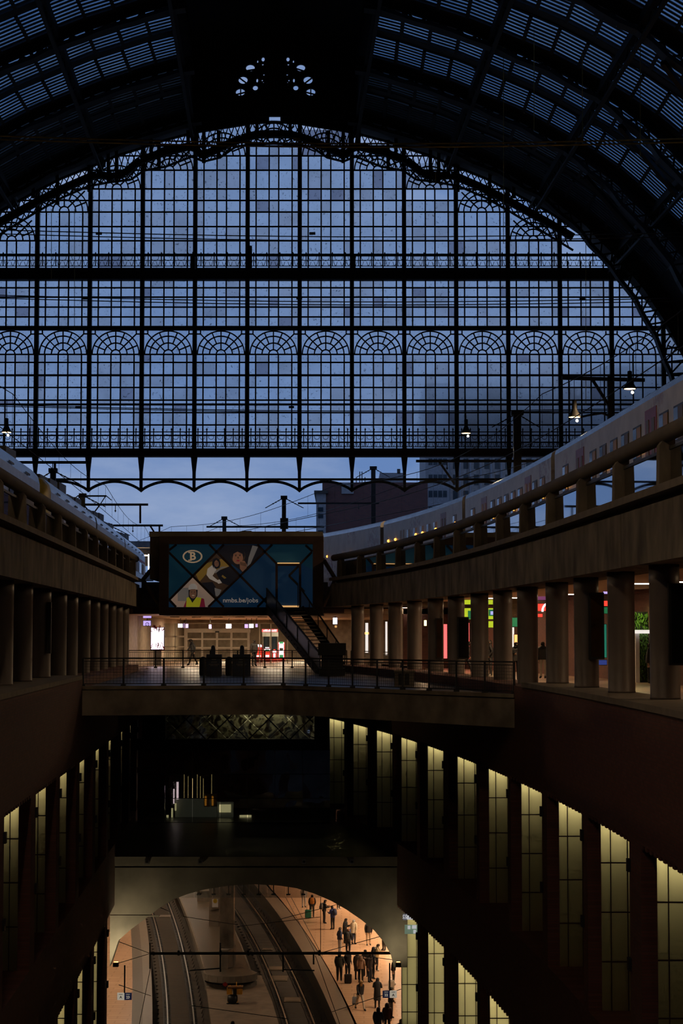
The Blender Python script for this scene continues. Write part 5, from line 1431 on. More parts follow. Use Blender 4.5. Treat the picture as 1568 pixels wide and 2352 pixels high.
shop(1372,1394,1515,1528,'sign_blue','shop_sign','low blue sign near the foot of the teal poster','sign')
shop(1384,1396,1350,1365,'screen_violet','shop_sign','small violet lit sign under the arcade ceiling','sign')
shop(838,846,1430,1500,'sign_white','lit_panel','narrow white lit shop window strip between the farthest columns','panel')
shop(884,890,1427,1505,'sign_white','lit_panel','tall thin white lit strip by the far columns','panel')
shop(836,848,1451,1458,'lamp_dim','lit_panel','cluster of small yellow shop lights far along the arcade','light')
shop(973,980,1424,1438,'lamp_warm','lit_panel','small round warm red light on the far arcade wall','light')
shop(1173,1181,1440,1512,'sign_white','lit_panel','pale lit doorway slit behind the standing walker','doorway')
# living green wall with a pale entrance canopy
pw = onshop(1474, 1535, .25); Y = pw.y
g = empty('plant_wall', (pw.x, Y, 0), 'lit green plant wall around a shop entrance with a pale canopy', 'plant wall')
a, b = PY(1450,1536,Y), PY(1500,1405,Y); MB().box(a.x,b.x,Y+.1,Y+.2,0,b.z).build('backing', M['black'], g)
rl = random.Random(5); lm = MB()
for k in range(900):
    x, z = rl.uniform(a.x,b.x), rl.uniform(.1,b.z)
    s, an = rl.uniform(.03,.06), rl.uniform(-.6,.6)
    lm.add([(x,Y+.06,z),(x+s*.5,Y+rl.uniform(-.05,.08),z-s*1.2),(x+s*an,Y+rl.uniform(-.08,.02),z-s*3.2),(x-s*.5,Y+rl.uniform(-.05,.08),z-s*1.2)], [(0,1,2,3)])
o = lm.build('leaves', M['leaf'], g); o['kind'] = 'stuff'
a, b = PY(1455,1455,Y-.3), PY(1496,1447,Y-.3); MB().box(a.x,b.x,Y-.6,Y+.1,a.z,b.z).build('canopy', M['sign_white'], g)
a, b = PY(1459,1535,Y-.3), PY(1467,1455,Y-.3); MB().box(a.x,b.x,Y-.4,Y,0,b.z).build('door_post', M['white_enamel'], g)
light('plant_spot', 'AREA', (pw.x-.3, Y-.6, 3.3), 14, (.85,1,.35), .3)
# arcade strip lamps and lamps on the ceiling
ks = 0
for u, v in ((1308,1366),(1482,1342),(1470,1364),(990,1392),(1024,1389),(1130,1375),(1186,1374),(945,1396),(1560,1338)):
    p = PZ(u, v, ZFB+.27)
    if p.y > 109 or p.y < 20: p = onshop(u, v, 1.5)
    ks += 1
    o = MB().box(-.6,.6,-.06,.06,0,.05).mat(1).box(-.62,.62,-.08,.08,.05,.08).build('strip_lamp', [M['lamp_white'], M['steel']], org=(0,0,0)); o.location = (p.x, p.y, p.z)
    T(o, 'short strip lamp under the arcade ceiling', 'lamp', 'arcade strip lamps')
for Y in (44, 56, 68, 79, 88, 96, 104):
    light('arcade_light', 'AREA', (railR(Y)+4.6, Y, ZFB+.25), 60 if Y < 60 else 120 if Y < 85 else 190, (1,.66,.36), .5)
for Y in (48, 62, 80, 98):
    light('arcade_light', 'AREA', (railL(Y)-5.5, Y, ZFB+.25), 9, (1,.66,.40), .5)
# poster cases hung on the columns
def pcase(u0, u1, v0, v1, Y, mat, label):
    a, b = PY(u0,v1,Y), PY(u1,v0,Y); root = empty('poster_case', ((a.x+b.x)/2,Y,a.z), label, 'display case')
    MB().box(a.x,b.x,Y-.05,Y+.1,a.z,b.z).build('case', M['black'], root)
    t = .06; MB().box(a.x+t,b.x-t,Y-.07,Y-.05,a.z+t,b.z-t).build('glass_front', M[mat], root)
plain('case_front', (.006,.006,.007), .12, 0, .2); plain('case_brown', (.05,.022,.006), .2, 0, .6, 1.5)
pcase(1536,1600,1340,1528,YCOL[1][0]-.5,'case_front','large black display case on the column beside the plant wall')
pcase(1352,1386,1361,1514,YCOL[1][2]-.5,'case_brown','black display case with a brown orange poster between two columns')
pcase(1050,1076,1417,1514,YCOL[1][7]-.5,'case_front','black display case in front of the red pink glowing strip')
pcase(1000,1016,1420,1513,YCOL[1][8]-.5,'case_brown','narrow display case beside the left red strip')
pcase(108,118,1383,1501,YCOL[-1][3]-.3,'case_front','narrow black display case between the left columns')
# ================================================================== lowest level: platforms, tracks, island
ZL, ZK = -18.5, -19.35
def zc(pts, Z, deg=2): return curve(pts, Z, deg)
edgeR = zc([(612,2062),(640,2102),(697,2188),(743,2272),(774,2352)], ZL)
greyR = zc([(640,2064),(711,2163.5),(760.5,2230.5),(812,2352)], ZL)
edgeL = zc([(333,2112),(341,2173),(347,2281),(348,2352)], ZL)
greyL = zc([(300,2128),(304,2240),(302,2352)], ZL); grey2L = zc([(318,2120),(326,2200),(327,2352)], ZL)
Y0, Y1 = 92, 216
m = MB().box(-40, 40, 4, 217, ZK-1.0, ZK-.22); T(m.build('floor', M['ballast']), 'dark brown track bed of the lowest level', 'floor', kind='structure')
pr = strip(edgeR, lambda Y: 26, ZK-.3, ZL-.02, Y0-70, Y1, 4).build('platform', M['granite_grey2']); T(pr, 'right hand platform with people waiting on orange granite', 'platform', kind='structure')
strip(lambda Y: edgeR(Y)-.06, lambda Y: edgeR(Y)+1.0, ZL-.05, ZL, Y0-70, Y1, 4).build('edge_strip', M['granite_grey'], pr)
strip(lambda Y: edgeR(Y)+1.0, greyR, ZL-.05, ZL-.002, Y0-70, Y1, 4).build('grey_band', M['granite_grey2'], pr)
strip(greyR, lambda Y: 26, ZL-.05, ZL, Y0-70, Y1, 4).build('granite_field', M['granite_orange'], pr)
pl = strip(lambda Y: -34, edgeL, ZK-.3, ZL-.02, Y0-70, Y1, 4).build('platform', M['granite_grey2']); T(pl, 'left hand platform with an orange granite field, empty', 'platform', kind='structure')
strip(grey2L, lambda Y: edgeL(Y)+.05, ZL-.05, ZL, Y0-70, Y1, 4).build('edge_strip', M['granite_grey'], pl)
strip(greyL, grey2L, ZL-.05, ZL-.002, Y0-70, Y1, 4).build('grey_band', M['granite_grey2'], pl)
strip(lambda Y: -34, greyL, ZL-.05, ZL, Y0-70, Y1, 4).build('granite_field', M['granite_orange'], pl)
# tracks
def track(ra, rb, label):
    fa, fb = zc(ra, ZK), zc(rb, ZK)
    root = empty('track', (fa(120), 120, ZK-.2), label, 'track', kind='structure')
    for f in (fa, fb):
        r = strip(lambda Y: f(Y)-.036, lambda Y: f(Y)+.036, ZK-.16, ZK, 60, 172, 3).build('rail', M['rail_steel'], root)
        strip(lambda Y: f(Y)-.075, lambda Y: f(Y)+.075, ZK-.18, ZK-.14, 60, 172, 3).build('rail_foot', M['steel_dark'], r)
        strip(lambda Y: f(Y)-.24, lambda Y: f(Y)-.09, ZK-.22, ZK-.12, 60, 172, 3).build('guard_strip', M['black'], r)
        cb = MB()
        for k in range(190):
            Y = 95+.4*k; 
            for s in (-1, 1): cb.box(f(Y)+s*.12-.06, f(Y)+s*.12+.06, Y, Y+.16, ZK-.2, ZK-.1)
        c = cb.build('rail_clips', M['steel_dark'], r); c['kind'] = 'stuff'
    sm = boxmesh('sleeper', M['sleeper'])
    for k in range(62):
        Y = 96 + 1.25*k
        x0, x1 = fa(Y), fb(Y); piece('sleeper', sm, root, ((x0+x1)/2, Y, ZK-.21), (2.5, 1.235, .10))
    return fa, fb
tl = track([(350,2099),(371,2189),(382,2281),(385,2352)], [(387,2076.5),(420,2179),(435,2268),(447,2352)], 'left track curving past the island and the left platform')
tr = track([(537,2084),(593,2178.6),(626.5,2255),(660,2352)], [(568,2064),(616,2135),(652,2194),(697,2288),(722,2352)], 'right track curving beside the crowded platform')
for u, v, ww, dd in ((614,2181,.35,.45),(634,2225,.5,.7),(640,2248,.55,.9),(672,2297,.5,.7),(380,2105,.45,.6)):
    p = PZ(u, v, ZK-.15); o = MB().box(-ww,ww,-dd,dd,-.02,.03).box(-ww*.8,ww*.8,-dd*.8,dd*.8,.03,.045).build('track_plate', M['granite_grey2'], org=(0,0,0)); o.location = (p.x, p.y, ZK-.145)
    T(o, 'pale cover plate lying between the rails', 'plate', 'pale plates between the rails')
# island with curved end
iL = zc([(414,2065),(430,2105),(447,2150),(459,2190),(470,2228)], ZL)
iR = lambda Y: tr[0](Y) - 1.45
ye = PZ(530, 2243, ZL).y
ys = np.linspace(ye+2.2, 176, 24)
outl = [(iL(y), y) for y in ys[::-1]]
xa, xb = iL(ye+2.2), PZ(592,2228,ZL).x
outl += [(xa + (xb-xa)*(.5-.5*math.cos(math.pi*k/14)), ye + 2.2 - 2.2*math.sin(math.pi*k/14)**.6) for k in range(1, 14)]
outl += [(min(iR(y), xb+ (y-ye)*.2) if y < ye+4 else iR(y), y) for y in ys]
isl = MB().prism([(x,y,ZL-.42) for x, y in outl], (0,0,.42)).build('island_platform', M['granite_grey2']); T(isl, 'narrow island between the two tracks with a rounded pale rim', 'platform', kind='structure')
cx_, cy_ = sum(p[0] for p in outl)/len(outl), sum(p[1] for p in outl)/len(outl)
rim = MB()
for a, b in zip(outl[:-1], outl[1:]):
    rim.bar((a[0],a[1],ZL-.19), (b[0],b[1],ZL-.19), .10, .40, (0,0,1))
rim.build('rim', M['coping'], isl)
core = MB().prism([(x*.93+cx_*.07 if False else x, y+.35, ZK-.3) for x, y in outl], (0,0,.6)).build('core', M['concrete_dark'], isl)
lowx = [PZ(u, v, ZK+.05) for u, v in ((470,2240),(600,2240),(625,2300),(640,2352),(655,2420),(500,2420),(485,2352),(478,2300))]
lowp = MB().prism([(p.x,p.y,ZK-.25) for p in lowx], (0,0,.30)).build('service_walk', plain('walk_stone', (.22,.165,.12), .7, 0, .3, 1.2)); T(lowp, 'low brown service walkway in front of the island end', 'walkway', kind='structure')
# concrete column on the island, with its chamfered base
pb = PZ(520, 2222, ZL); w = 32*pb.y/F/2
cc = empty('concrete_pillar', (pb.x, pb.y+.4, ZL), 'square concrete pillar with a chamfered foot on the island', 'pillar')
MB().box(pb.x-w*.98, pb.x+w*.98, pb.y+.1, pb.y+1.4, ZL, -9.0).build('shaft', M['concrete'], cc)
wf = 36*pb.y/F/2
MB().loft([[(pb.x-wf*.55,pb.y-.55,z),(pb.x+wf*.25,pb.y-.55,z),(pb.x+wf,pb.y+.3,z),(pb.x+wf,pb.y+1.5,z),(pb.x-wf,pb.y+1.5,z),(pb.x-wf,pb.y+.2,z)] for z in (ZL, ZL+1.15)]).build('foot', M['coping'], cc)
p2 = PZ(491, 2128, ZL); w2 = 22*p2.y/F/2
bl_ = empty('notice_block', (p2.x, p2.y, ZL), 'pale concrete block with a white notice and striped tape', 'pillar')
MB().box(p2.x-w2,p2.x+w2,p2.y,p2.y+1.2,ZL,ZL+4.4).build('shaft', M['coping'], bl_)
a, b = PY(487,2084,p2.y-.03), PY(501,2065,p2.y-.03); MB().box(a.x,b.x,p2.y-.04,p2.y-.01,a.z,b.z).build('notice', M['white_enamel'], bl_)
c = PY(494,2069.5,p2.y-.05); MB().lathe([(.13,0),(.13,.02)], 16).mesh
ym = MB().tube([(c.x,p2.y-.06,c.z),(c.x,p2.y-.045,c.z)], .15, 14); ym.build('warning_disc', M['train_yellow'], bl_)
MB().bar((c.x-.05,p2.y-.07,c.z-.07),(c.x+.05,p2.y-.07,c.z+.07),.05,.01).bar((c.x-.05,p2.y-.07,c.z+.06),(c.x+.0,p2.y-.07,c.z-.0),.04,.01).build('warning_symbol', M['black'], bl_)
for k in range(6):
    u = 484+3.6*k; q = PY(u, 2091-.5*k, p2.y-.02); MB().bar((q.x,p2.y-.02,q.z-.05),(q.x+.09,p2.y-.02,q.z+.06),.05,.01).build('tape_stripe', M['black'], bl_)
p3 = PZ(466, 2071, ZL); o = MB().box(p3.x-.45,p3.x+.45,p3.y,p3.y+.6,ZL,ZL+.75).box(p3.x-.5,p3.x+.5,p3.y-.05,p3.y+.65,ZL+.75,ZL+.82).build('cable_box', M['coping']); T(o, 'low pale cable box far along the island', 'box')
# walls and ceiling of the tunnel behind the arch
T(MB().box(-34, 26, YA+.8, 217, -9.3, -9.0).build('ceiling', M['concrete_dark']), 'concrete ceiling of the lowest level behind the arch', 'ceiling', kind='structure')
T(MB().box(-34, 26, 216, 217, ZK-1, -9).build('wall_tunnel', M['brick_dark']), 'dark end of the tunnel', 'wall', kind='structure')
for x, nm in ((-16.5,'left'),(14.5,'right')):
    T(MB().box(min(x,x+.5),max(x,x+.5), YA+2, 216, ZK-1, -9).build('wall_tunnel_' + nm, plain('tunnel_'+nm, (.30,.22,.16), .8)), '%s side wall of the lowest level beyond the arch' % nm, 'wall', kind='structure')
# glass smoke screen hung on rods behind the arch
YS_ = YA + 6.2
sg2 = empty('smoke_screen', tuple(PY(565,2062,YS_)), 'clear glass smoke screen hung on short black rods behind the arch', 'glass screen')
for k in range(8):
    u0, u1 = 404+42*k, 446+42*k
    a, b = PY(u0,2062,YS_), PY(u1,2015,YS_); MB().box(a.x+.005,b.x-.005,YS_,YS_+.012,a.z,b.z).build('pane', M['smoke_glass'], sg2)
for u in (456.5,491,525,559.5,594,628,662,696.5):
    a, b = PY(u,2055,YS_-.08), PY(u,2015,YS_-.08); MB().bar(a, Vector((b.x,b.y,-9.2)), .045).build('rod', M['black'], sg2); MB().box(a.x-.1,a.x+.1,a.y-.04,a.y+.04,a.z-.02,a.z+.05).build('clamp', M['black'], sg2)
# overhead beam and wires at the arch
YW = 97.0
ob = empty('overhead_beam', tuple(PY(600,2190,YW)), 'thin black beam stretched across the lowest tracks, with insulators', 'beam')
MB().tube([PY(345,2190,YW), PY(1010,2189,YW)], .07, 8).build('beam', M['black'], ob)
for u in (410,506,570,733): MB().lathe([(.05,-.12),(.1,-.02),(.05,.14)], 8, PY(u,2189,YW)).build('clamp', M['black'], ob)
for u, v0, v1 in ((506,2165,2232),(344.5,2165,2225),(650,2190,2232),(720,2190,2215)): MB().bar(PY(u,v0,YW), PY(u,v1,YW), .08).build('dropper', M['black'], ob)
for u0, v0, u1, v1 in ((436,2229,506,2224),(650,2227,722,2229)): MB().bar(PY(u0,v0,YW), PY(u1,v1,YW), .06).build('registration_arm', M['black'], ob)
for k, (u0, v0, u1, v1, ya, yb) in enumerate(((284,2048,388,2093,91,97),(273,2163,345,2190,91,97),(273,2212,345,2190,91,97),(273,2262,346,2287,90,97),(345,2225,320,2352,97,97),(420,2105,545,2124,110,112),(545,2128,735,2106,112,112),(736,2189,736,2060,97,97),(640,2112,880,2050,104,96),(735,2189,905,2142,97,90),(806,2192,905,2205,97,90),(762,2324,1110,2210,96,88),(724,2195,780,2352,97,97),(655,2060,725,2190,112,97),(668,2060,740,2195,112,97),(440,2310,660,2340,96,96),(870,2070,760,2060,90,110))):
    o = MB().tube([PY(u0,v0,ya), PY(u1,v1,yb)], .016, 4, False).build('guy_wire', M['black'])
    T(o, 'thin dark stay wire crossing above the lowest tracks', 'wire', 'stay wires over the lowest tracks')
# platform number signs
def nsign(u0, u1, v0, v1, Y, order, label):
    a, b = PY(u0,v1,Y), PY(u1,v0,Y); mid = (a.x+b.x)/2; h = b.z-a.z
    root = empty('platform_sign', (mid,Y,a.z), label, 'sign')
    for k, (txt, bg, fg) in enumerate(order):
        x0, x1 = (a.x, mid) if k == 0 else (mid, b.x)
        MB().box(x0,x1,Y,Y+.12,a.z,b.z).build('panel', M[bg], root)
        piece('lettering', text_mesh(txt, h*.52, M[fg], .004), root, ((x0+x1)/2, Y-.012, a.z+h*.40), (1,1,1), (math.pi/2,0,0))
        MB().box(x0+h*.25,x1-h*.25,Y-.01,Y,a.z+h*.80,a.z+h*.86).build('caption_line', M[fg], root)
    MB().box(mid-.03,mid+.03,Y+.03,Y+.09,b.z,b.z+1.2).build('hanger', M['black'], root)
emit('sign_cream', (.75,.66,.52), .42); emit('sign_navy', (.02,.025,.07), .3); 
nsign(269,302,2281,2297,YA-1.5,(('A','sign_cream','navy'),('23','sign_navy','sign_cream')),'hanging sign reading A 23 above the empty left platform')
nsign(878.5,911,2276,2292,YA-1.5,(('22','sign_navy','sign_cream'),('A','sign_cream','navy')),'hanging sign reading 22 A above the waiting crowd')
# reflected style wayfinding panel mounted on the first lower window
gp = face_u(lambda Y: wallR(Y)+RE-.08, 940); gx = wallR(gp)+RE-.08
wf_ = empty('wayfinding_sign', tuple(PY(944,2145,gp)), 'pale green pictogram panel with white symbols in the first lower window', 'sign')
def gbox(nm, u0, u1, v0, v1, mat, d=0):
    a, b = PY(u0,v1,gp-d), PY(u1,v0,gp-d); MB().box(a.x,b.x,gp-d-.03,gp-d,a.z,b.z).build(nm, M[mat], wf_)
emit('sign_pale', (.75,.75,.78), .55); emit('sign_sage', (.30,.42,.30), .35); emit('sign_slate', (.22,.22,.26), .4)
gbox('upper_panel',934,951,2098,2112,'sign_pale'); gbox('upper_panel',925,934,2099,2113,'sign_slate'); gbox('lower_panel',929,959,2124,2145,'sign_sage')
for u0, u1, v0, v1 in ((936,942,2126,2134),(946,956,2125,2133),(949,955,2136,2144)): gbox('pictogram',u0,u1,v0,v1,'sign_pale',.03)
me_ = text_mesh('A', .26, M['sign_slate'], .003); piece('lettering', me_, wf_, PY(943,2105,gp-.07), (1,1,1), (math.pi/2,0,0))
piece('lettering', text_mesh('22', .22, M['sign_pale'], .003), wf_, PY(929.5,2106,gp-.07), (-1,1,1), (math.pi/2,0,0))
# yellow track trolley in front of the island
pt = PZ(536, 2306, ZK+.05); k_ = pt.y/F
tro = empty('track_trolley', (pt.x, pt.y, ZK+.05), 'orange yellow two-wheeled work trolley with a black drum', 'trolley')
def tp(u, v, d=0): q = PY(u, v, pt.y+d); return q
for u0, u1 in ((520.5,532),(542.5,556)):
    a, b = tp(u0,2285), tp(u1,2271); MB().box(a.x,b.x,pt.y+.1,pt.y+.5,a.z,b.z).build('side_box', M['orange_paint'], tro)
a, b = tp(522,2272), tp(557,2268); MB().box(a.x,b.x,pt.y+.1,pt.y+.7,a.z,b.z).build('tray', plain('rust_red',(.22,.09,.02),.6), tro)
MB().lathe([(.05,-.3),(.28,-.26),(.31,0),(.28,.26),(.05,.3)], 16, tp(534,2297,.2)).build('drum', M['black'], tro, smooth=True)
MB().box(tp(535,2280).x, tp(543,2280).x, pt.y, pt.y+.3, tp(535,2287).z, tp(535,2272).z).build('motor', M['black'], tro)
for u in (523.5, 545): 
    MB().bar(tp(u,2306), tp(u,2286,.3), .035).build('leg', M['orange_paint'], tro); MB().lathe([(.02,-.05),(.09,-.03),(.09,.03),(.02,.05)], 10, tp(u,2305)).build('wheel', M['black'], tro)
for (u0,v0,u1,v1) in ((530,2275,528,2263),(533,2285,530,2270),(549,2275,551,2263),(543,2266,543,2256)): MB().bar(tp(u0,v0,.2), tp(u1,v1,.5), .05).build('handle', M['orange_paint'], tro)
a = tp(517,2261,.6); MB().prism([a+Vector((-.17,0,-.0)), a+Vector((0,0,-.15)), a+Vector((.16,0,.0)), a+Vector((0,0,.15))], (0,.02,0)).build('red_flag', M['red_paint'], tro)
MB().tube([tp(546,2299,.1), tp(541,2305,0)], .03, 6).build('brace', M['orange_paint'], tro)
# ceiling lamps of the lowest level
for Y in (104, 114, 124, 134, 146, 158, 172, 186, 200):
    for X, pw in ((4.6 if Y > 140 else 6.0, (430 if Y < 118 else 1350) if Y < 165 else 5200), (-14.2, 190)):
        o = MB().box(-.12,.12,-2.2,2.2,-.08,0).mat(1).box(-.18,.18,-2.3,2.3,0,.08).build('tube_lamp', [M['lamp_white'], M['steel_dark']], org=(0,0,0)); o.location = (X, Y, -9.42)
        T(o, 'long tube lamp on the ceiling of the lowest level over the %s platform' % ('right' if X > 0 else 'left'), 'lamp', 'tube lamps over the %s platform' % ('right' if X > 0 else 'left'))
        light('platform_light', 'AREA', (X, Y, -9.56), pw, (1,.72,.46), .3, None, 4.2, 1.9)
for Y in (118, 140): light('platform_light', 'AREA', (-5, Y, -9.5), 30, (1,.74,.48), .3, None, 3)
# added glowing shapes behind the dark glass, standing in for its reflections
zf = ZM; YLb = YG + 3.0
refl_root = empty('reflection_shapes', tuple(PY(452,1880,YLb)), 'added grey partition with warm streaks glowing behind the dark glass', 'glowboard')
def refl_box(nm, u0, u1, v0, v1, mat, dy=0, d=.1):
    a, b = PY(u0,v1,YLb+dy), PY(u1,v0,YLb+dy); MB().box(a.x,b.x,YLb+dy,YLb+dy+d,max(zf,a.z),b.z).build(nm, M[mat], refl_root)
emit('reflection_grey', (.42,.40,.30), .10, (.3,.3,.25)); emit('reflection_streak', (.9,.62,.25), .7); emit('reflection_pink', (1,.7,.8), 2.2); emit('reflection_cream', (.95,.78,.42), 1.1); emit('reflection_orange', (.8,.28,.03), .8)
refl_box('glowboard', 402, 498, 1834, 1884, 'reflection_grey', .2)
for k, u in enumerate((422,431,441,452,459,466,485)): refl_box('reflection_streak', u, u+1.6, 1778+5*(k % 3), 1840, 'reflection_streak', .4, .03)
refl_box('reflection_tube', 397.5, 400.5, 1812, 1846, 'reflection_pink', 0, .05); refl_box('reflection_tube', 405, 410, 1796, 1836, 'reflection_pink', .1, .05); refl_box('reflection_tube', 401, 405, 1845, 1862, 'reflection_cream', 0, .05)
for u in (468, 484): 
    refl_box('reflection_block', u, u+14, 1824, 1853, 'white_enamel', 0, .2); refl_box('reflection_patch', u+2, u+6, 1829, 1850, 'reflection_orange', -.03, .03)
refl_box('reflection_step', 499, 536, 1842, 1884, 'reflection_grey', .1); refl_box('reflection_wedge', 503, 530, 1848, 1866, 'reflection_cream', .02, .04); refl_box('reflection_wedge', 550, 577, 1872, 1884, 'reflection_cream', .02, .04); refl_box('reflection_wedge', 382, 387, 1872, 1882, 'reflection_cream', .02, .04); refl_box('reflection_wedge', 393, 397, 1856, 1882, 'reflection_cream', .02, .04)
T(MB().box(wallL(YG)-1, wallR(YG)+2, YG+8.6, YG+9, ZM, -1).build('wall_mezzanine', M['brick_dark']), 'dark back wall of the mezzanine', 'wall', kind='structure')

# uplighters on the piers beside the arch
for sd, w_, pw in ((-1, wallL, 90), (1, wallR, 26)):
    X, Y, Z = w_(YA-1.2)-sd*.16, YA-1.2, -12.5
    o = MB().box(-.12,.12,-.12,.12,-.18,0).mat(1).box(-.09,.09,-.09,.09,0,.02).build('uplighter', [M['steel_dark'], M['lamp_dim']], org=(0,0,0)); o.location = (X,Y,Z)
    T(o, 'small wall uplighter on the %s brick pier beside the arch' % ('left' if sd < 0 else 'right'), 'lamp')
    light('uplight', 'AREA', (X,Y,Z+.06), pw, (1,.84,.5), .16, (math.radians(180-35),0,0), None)
# ================================================================== people
def pose(walk=0.0, armL=(0,0), armR=(0,0), lean=0.0, head=0.0, coat=False, heavy=1.0):
    """joint positions in metres, figure faces -Y; arm = (elbow forward, forearm forward)"""
    J = {}; R = {}
    def j(n, p, r): J[n] = Vector(p); R[n] = r
    j('pelvis', (0,0,.95), .155*heavy); j('spine', (0,-.02*lean,1.13), .145*heavy); j('chest', (0,-.05-.06*lean,1.34), .165*heavy)
    j('neck', (0,-.03-.09*lean,1.49), .062); j('head', (0,-.05-.1*lean-.04*head,1.60), .086); j('crown', (0,-.03-.1*lean-.03*head,1.70), .078)
    j('nose', (0,-.145-.1*lean-.06*head,1.60-.02*head), .018)
    for s, n, (e, f), w in ((1,'L',armL,walk), (-1,'R',armR,-walk)):
        sh = Vector((s*.185, -.03-.06*lean, 1.41)); el = sh + Vector((s*.06, -.28*math.sin(e)+.02, -.28*math.cos(e)))
        wr = el + Vector((-s*.03-(.06*s if f > 1 else 0), -.25*math.sin(f), -.25*math.cos(f))); d = (wr-el).normalized()
        ha = wr + d*.075
        j('shoulder'+n, sh, .078*heavy); j('elbow'+n, el, .056*heavy); j('wrist'+n, wr, .038); j('hand'+n, ha, .034)
        side = d.cross(Vector((1,0,0))) if abs(d.x) < .9 else Vector((0,1,0)); side.normalize()
        for k in range(4):
            q = ha + side*(.027*(k-1.5)); b = q + d*(.05-.006*abs(k-1)) ; t = b + (d*.8 + Vector((-s*.6,0,0))).normalized()*.04
            j('f%d%s' % (k,n), b, .0095); j('g%d%s' % (k,n), t, .008)
        th = wr + d*.03 + side*(-.05); j('thumb'+n, th, .011); j('thumbtip'+n, th + d*.045 + Vector((-s*.012,0,0)), .009)
        hp = Vector((s*.092,0,.90)); kn = hp + Vector((s*.012, -.40*math.sin(w*1.0)-.02, -.42*math.cos(w))); an = kn + Vector((0, .40*math.sin(max(0,-w)*1.3)+(-.36*math.sin(w) if w > 0 else 0)+.03, -.40))
        an.z = .085 if w >= 0 else .13
        j('hip'+n, hp, .098*heavy); j('knee'+n, kn, .070*heavy); j('ankle'+n, an, .050); j('toe'+n, an + Vector((s*.02,-.17,-.045)), .044)
        j('heel'+n, an + Vector((0,.03,-.045)), .042)
    E_ = [('pelvis','spine'),('spine','chest'),('chest','neck'),('neck','head'),('head','crown'),('head','nose')]
    for n in 'LR':
        E_ += [('chest','shoulder'+n),('shoulder'+n,'elbow'+n),('elbow'+n,'wrist'+n),('wrist'+n,'hand'+n),('pelvis','hip'+n),('hip'+n,'knee'+n),('knee'+n,'ankle'+n),('ankle'+n,'toe'+n),('ankle'+n,'heel'+n)]
        E_ += [('wrist'+n,'thumb'+n),('thumb'+n,'thumbtip'+n)]
        for k in range(4): E_ += [('hand'+n,'f%d%s' % (k,n)),('f%d%s' % (k,n),'g%d%s' % (k,n))]
    return J, R, E_
def body_mesh(P):
    J, R, E_ = P
    names = list(J); ix = {n: i for i, n in enumerate(names)}
    me = bpy.data.meshes.new('body'); me.from_pydata([tuple(J[n]) for n in names], [(ix[a], ix[b]) for a, b in E_], [])
    o = bpy.data.objects.new('body', me); COL.objects.link(o)
    sk = o.modifiers.new('skin', 'SKIN'); sk.branch_smoothing = .3
    su = o.modifiers.new('sub', 'SUBSURF'); su.levels = 1; su.render_levels = 1
    for i, n in enumerate(names):
        sv = me.skin_vertices[0].data[i]; sv.radius = (R[n], R[n]*(.72 if n in ('pelvis','spine','chest') else 1.0)); sv.use_root = (n == 'pelvis')
    bpy.context.view_layer.update()
    out = bpy.data.meshes.new_from_object(o.evaluated_get(bpy.context.evaluated_depsgraph_get())); bpy.data.objects.remove(o)
    zmin = min(v.co.z for v in out.vertices)
    out.transform(Matrix.Translation((0,0,-zmin)))
    segs = [(J[a]-Vector((0,0,zmin)), J[b]-Vector((0,0,zmin)), a, b) for a, b in E_]
    def region(c):
        best = None
        for a, b, na, nb in segs:
            ab = b-a; t = max(0, min(1, (c-a).dot(ab)/max(1e-9, ab.length_squared))); d = (c-(a+ab*t)).length - .5*R[na]
            if best is None or d < best[0]: best = (d, na, nb)
        _, na, nb = best
        if na in ('head',) or nb in ('head',) : return 3 if (c.z > J['crown'].z-zmin-.03 or c.y > J['head'].y+.035) else 0
        if nb.startswith(('hand','f','g','thumb')): return 0
        if nb.startswith(('toe','heel')): return 4
        if nb.startswith(('knee','ankle','hip')): return 2
        return 1
    for _ in range(5): out.materials.append(None)
    for p in out.polygons: p.material_index = region(Vector(p.center)); p.use_smooth = True
    return out
plain('skin', (.42,.26,.18), .6, 0, .1); plain('skin_dark', (.16,.085,.055), .6, 0, .1)
TPL = {}
def tpl(k, **kw):
    if k not in TPL: TPL[k] = body_mesh(pose(**kw))
    return TPL[k]
KW = dict(stand=dict(), phone=dict(armL=(.3,1.9), armR=(.25,1.7), head=1.0), pocket=dict(armL=(-.25,.7), armR=(-.25,.7), heavy=1.08), walk=dict(walk=.42, armL=(-.35,.1), armR=(.4,.7), lean=.4), pull=dict(armL=(.15,.2), armR=(-.2,-.1), heavy=1.05), big=dict(heavy=1.2, armL=(.1,.3), armR=(.1,.5)))
cmat = {}
def cm_(c, r=.75):
    k = tuple(round(x,3) for x in c)
    if k not in cmat: cmat[k] = plain('cloth_%d' % len(cmat), c, r, 0, .2, 12)
    return cmat[k]
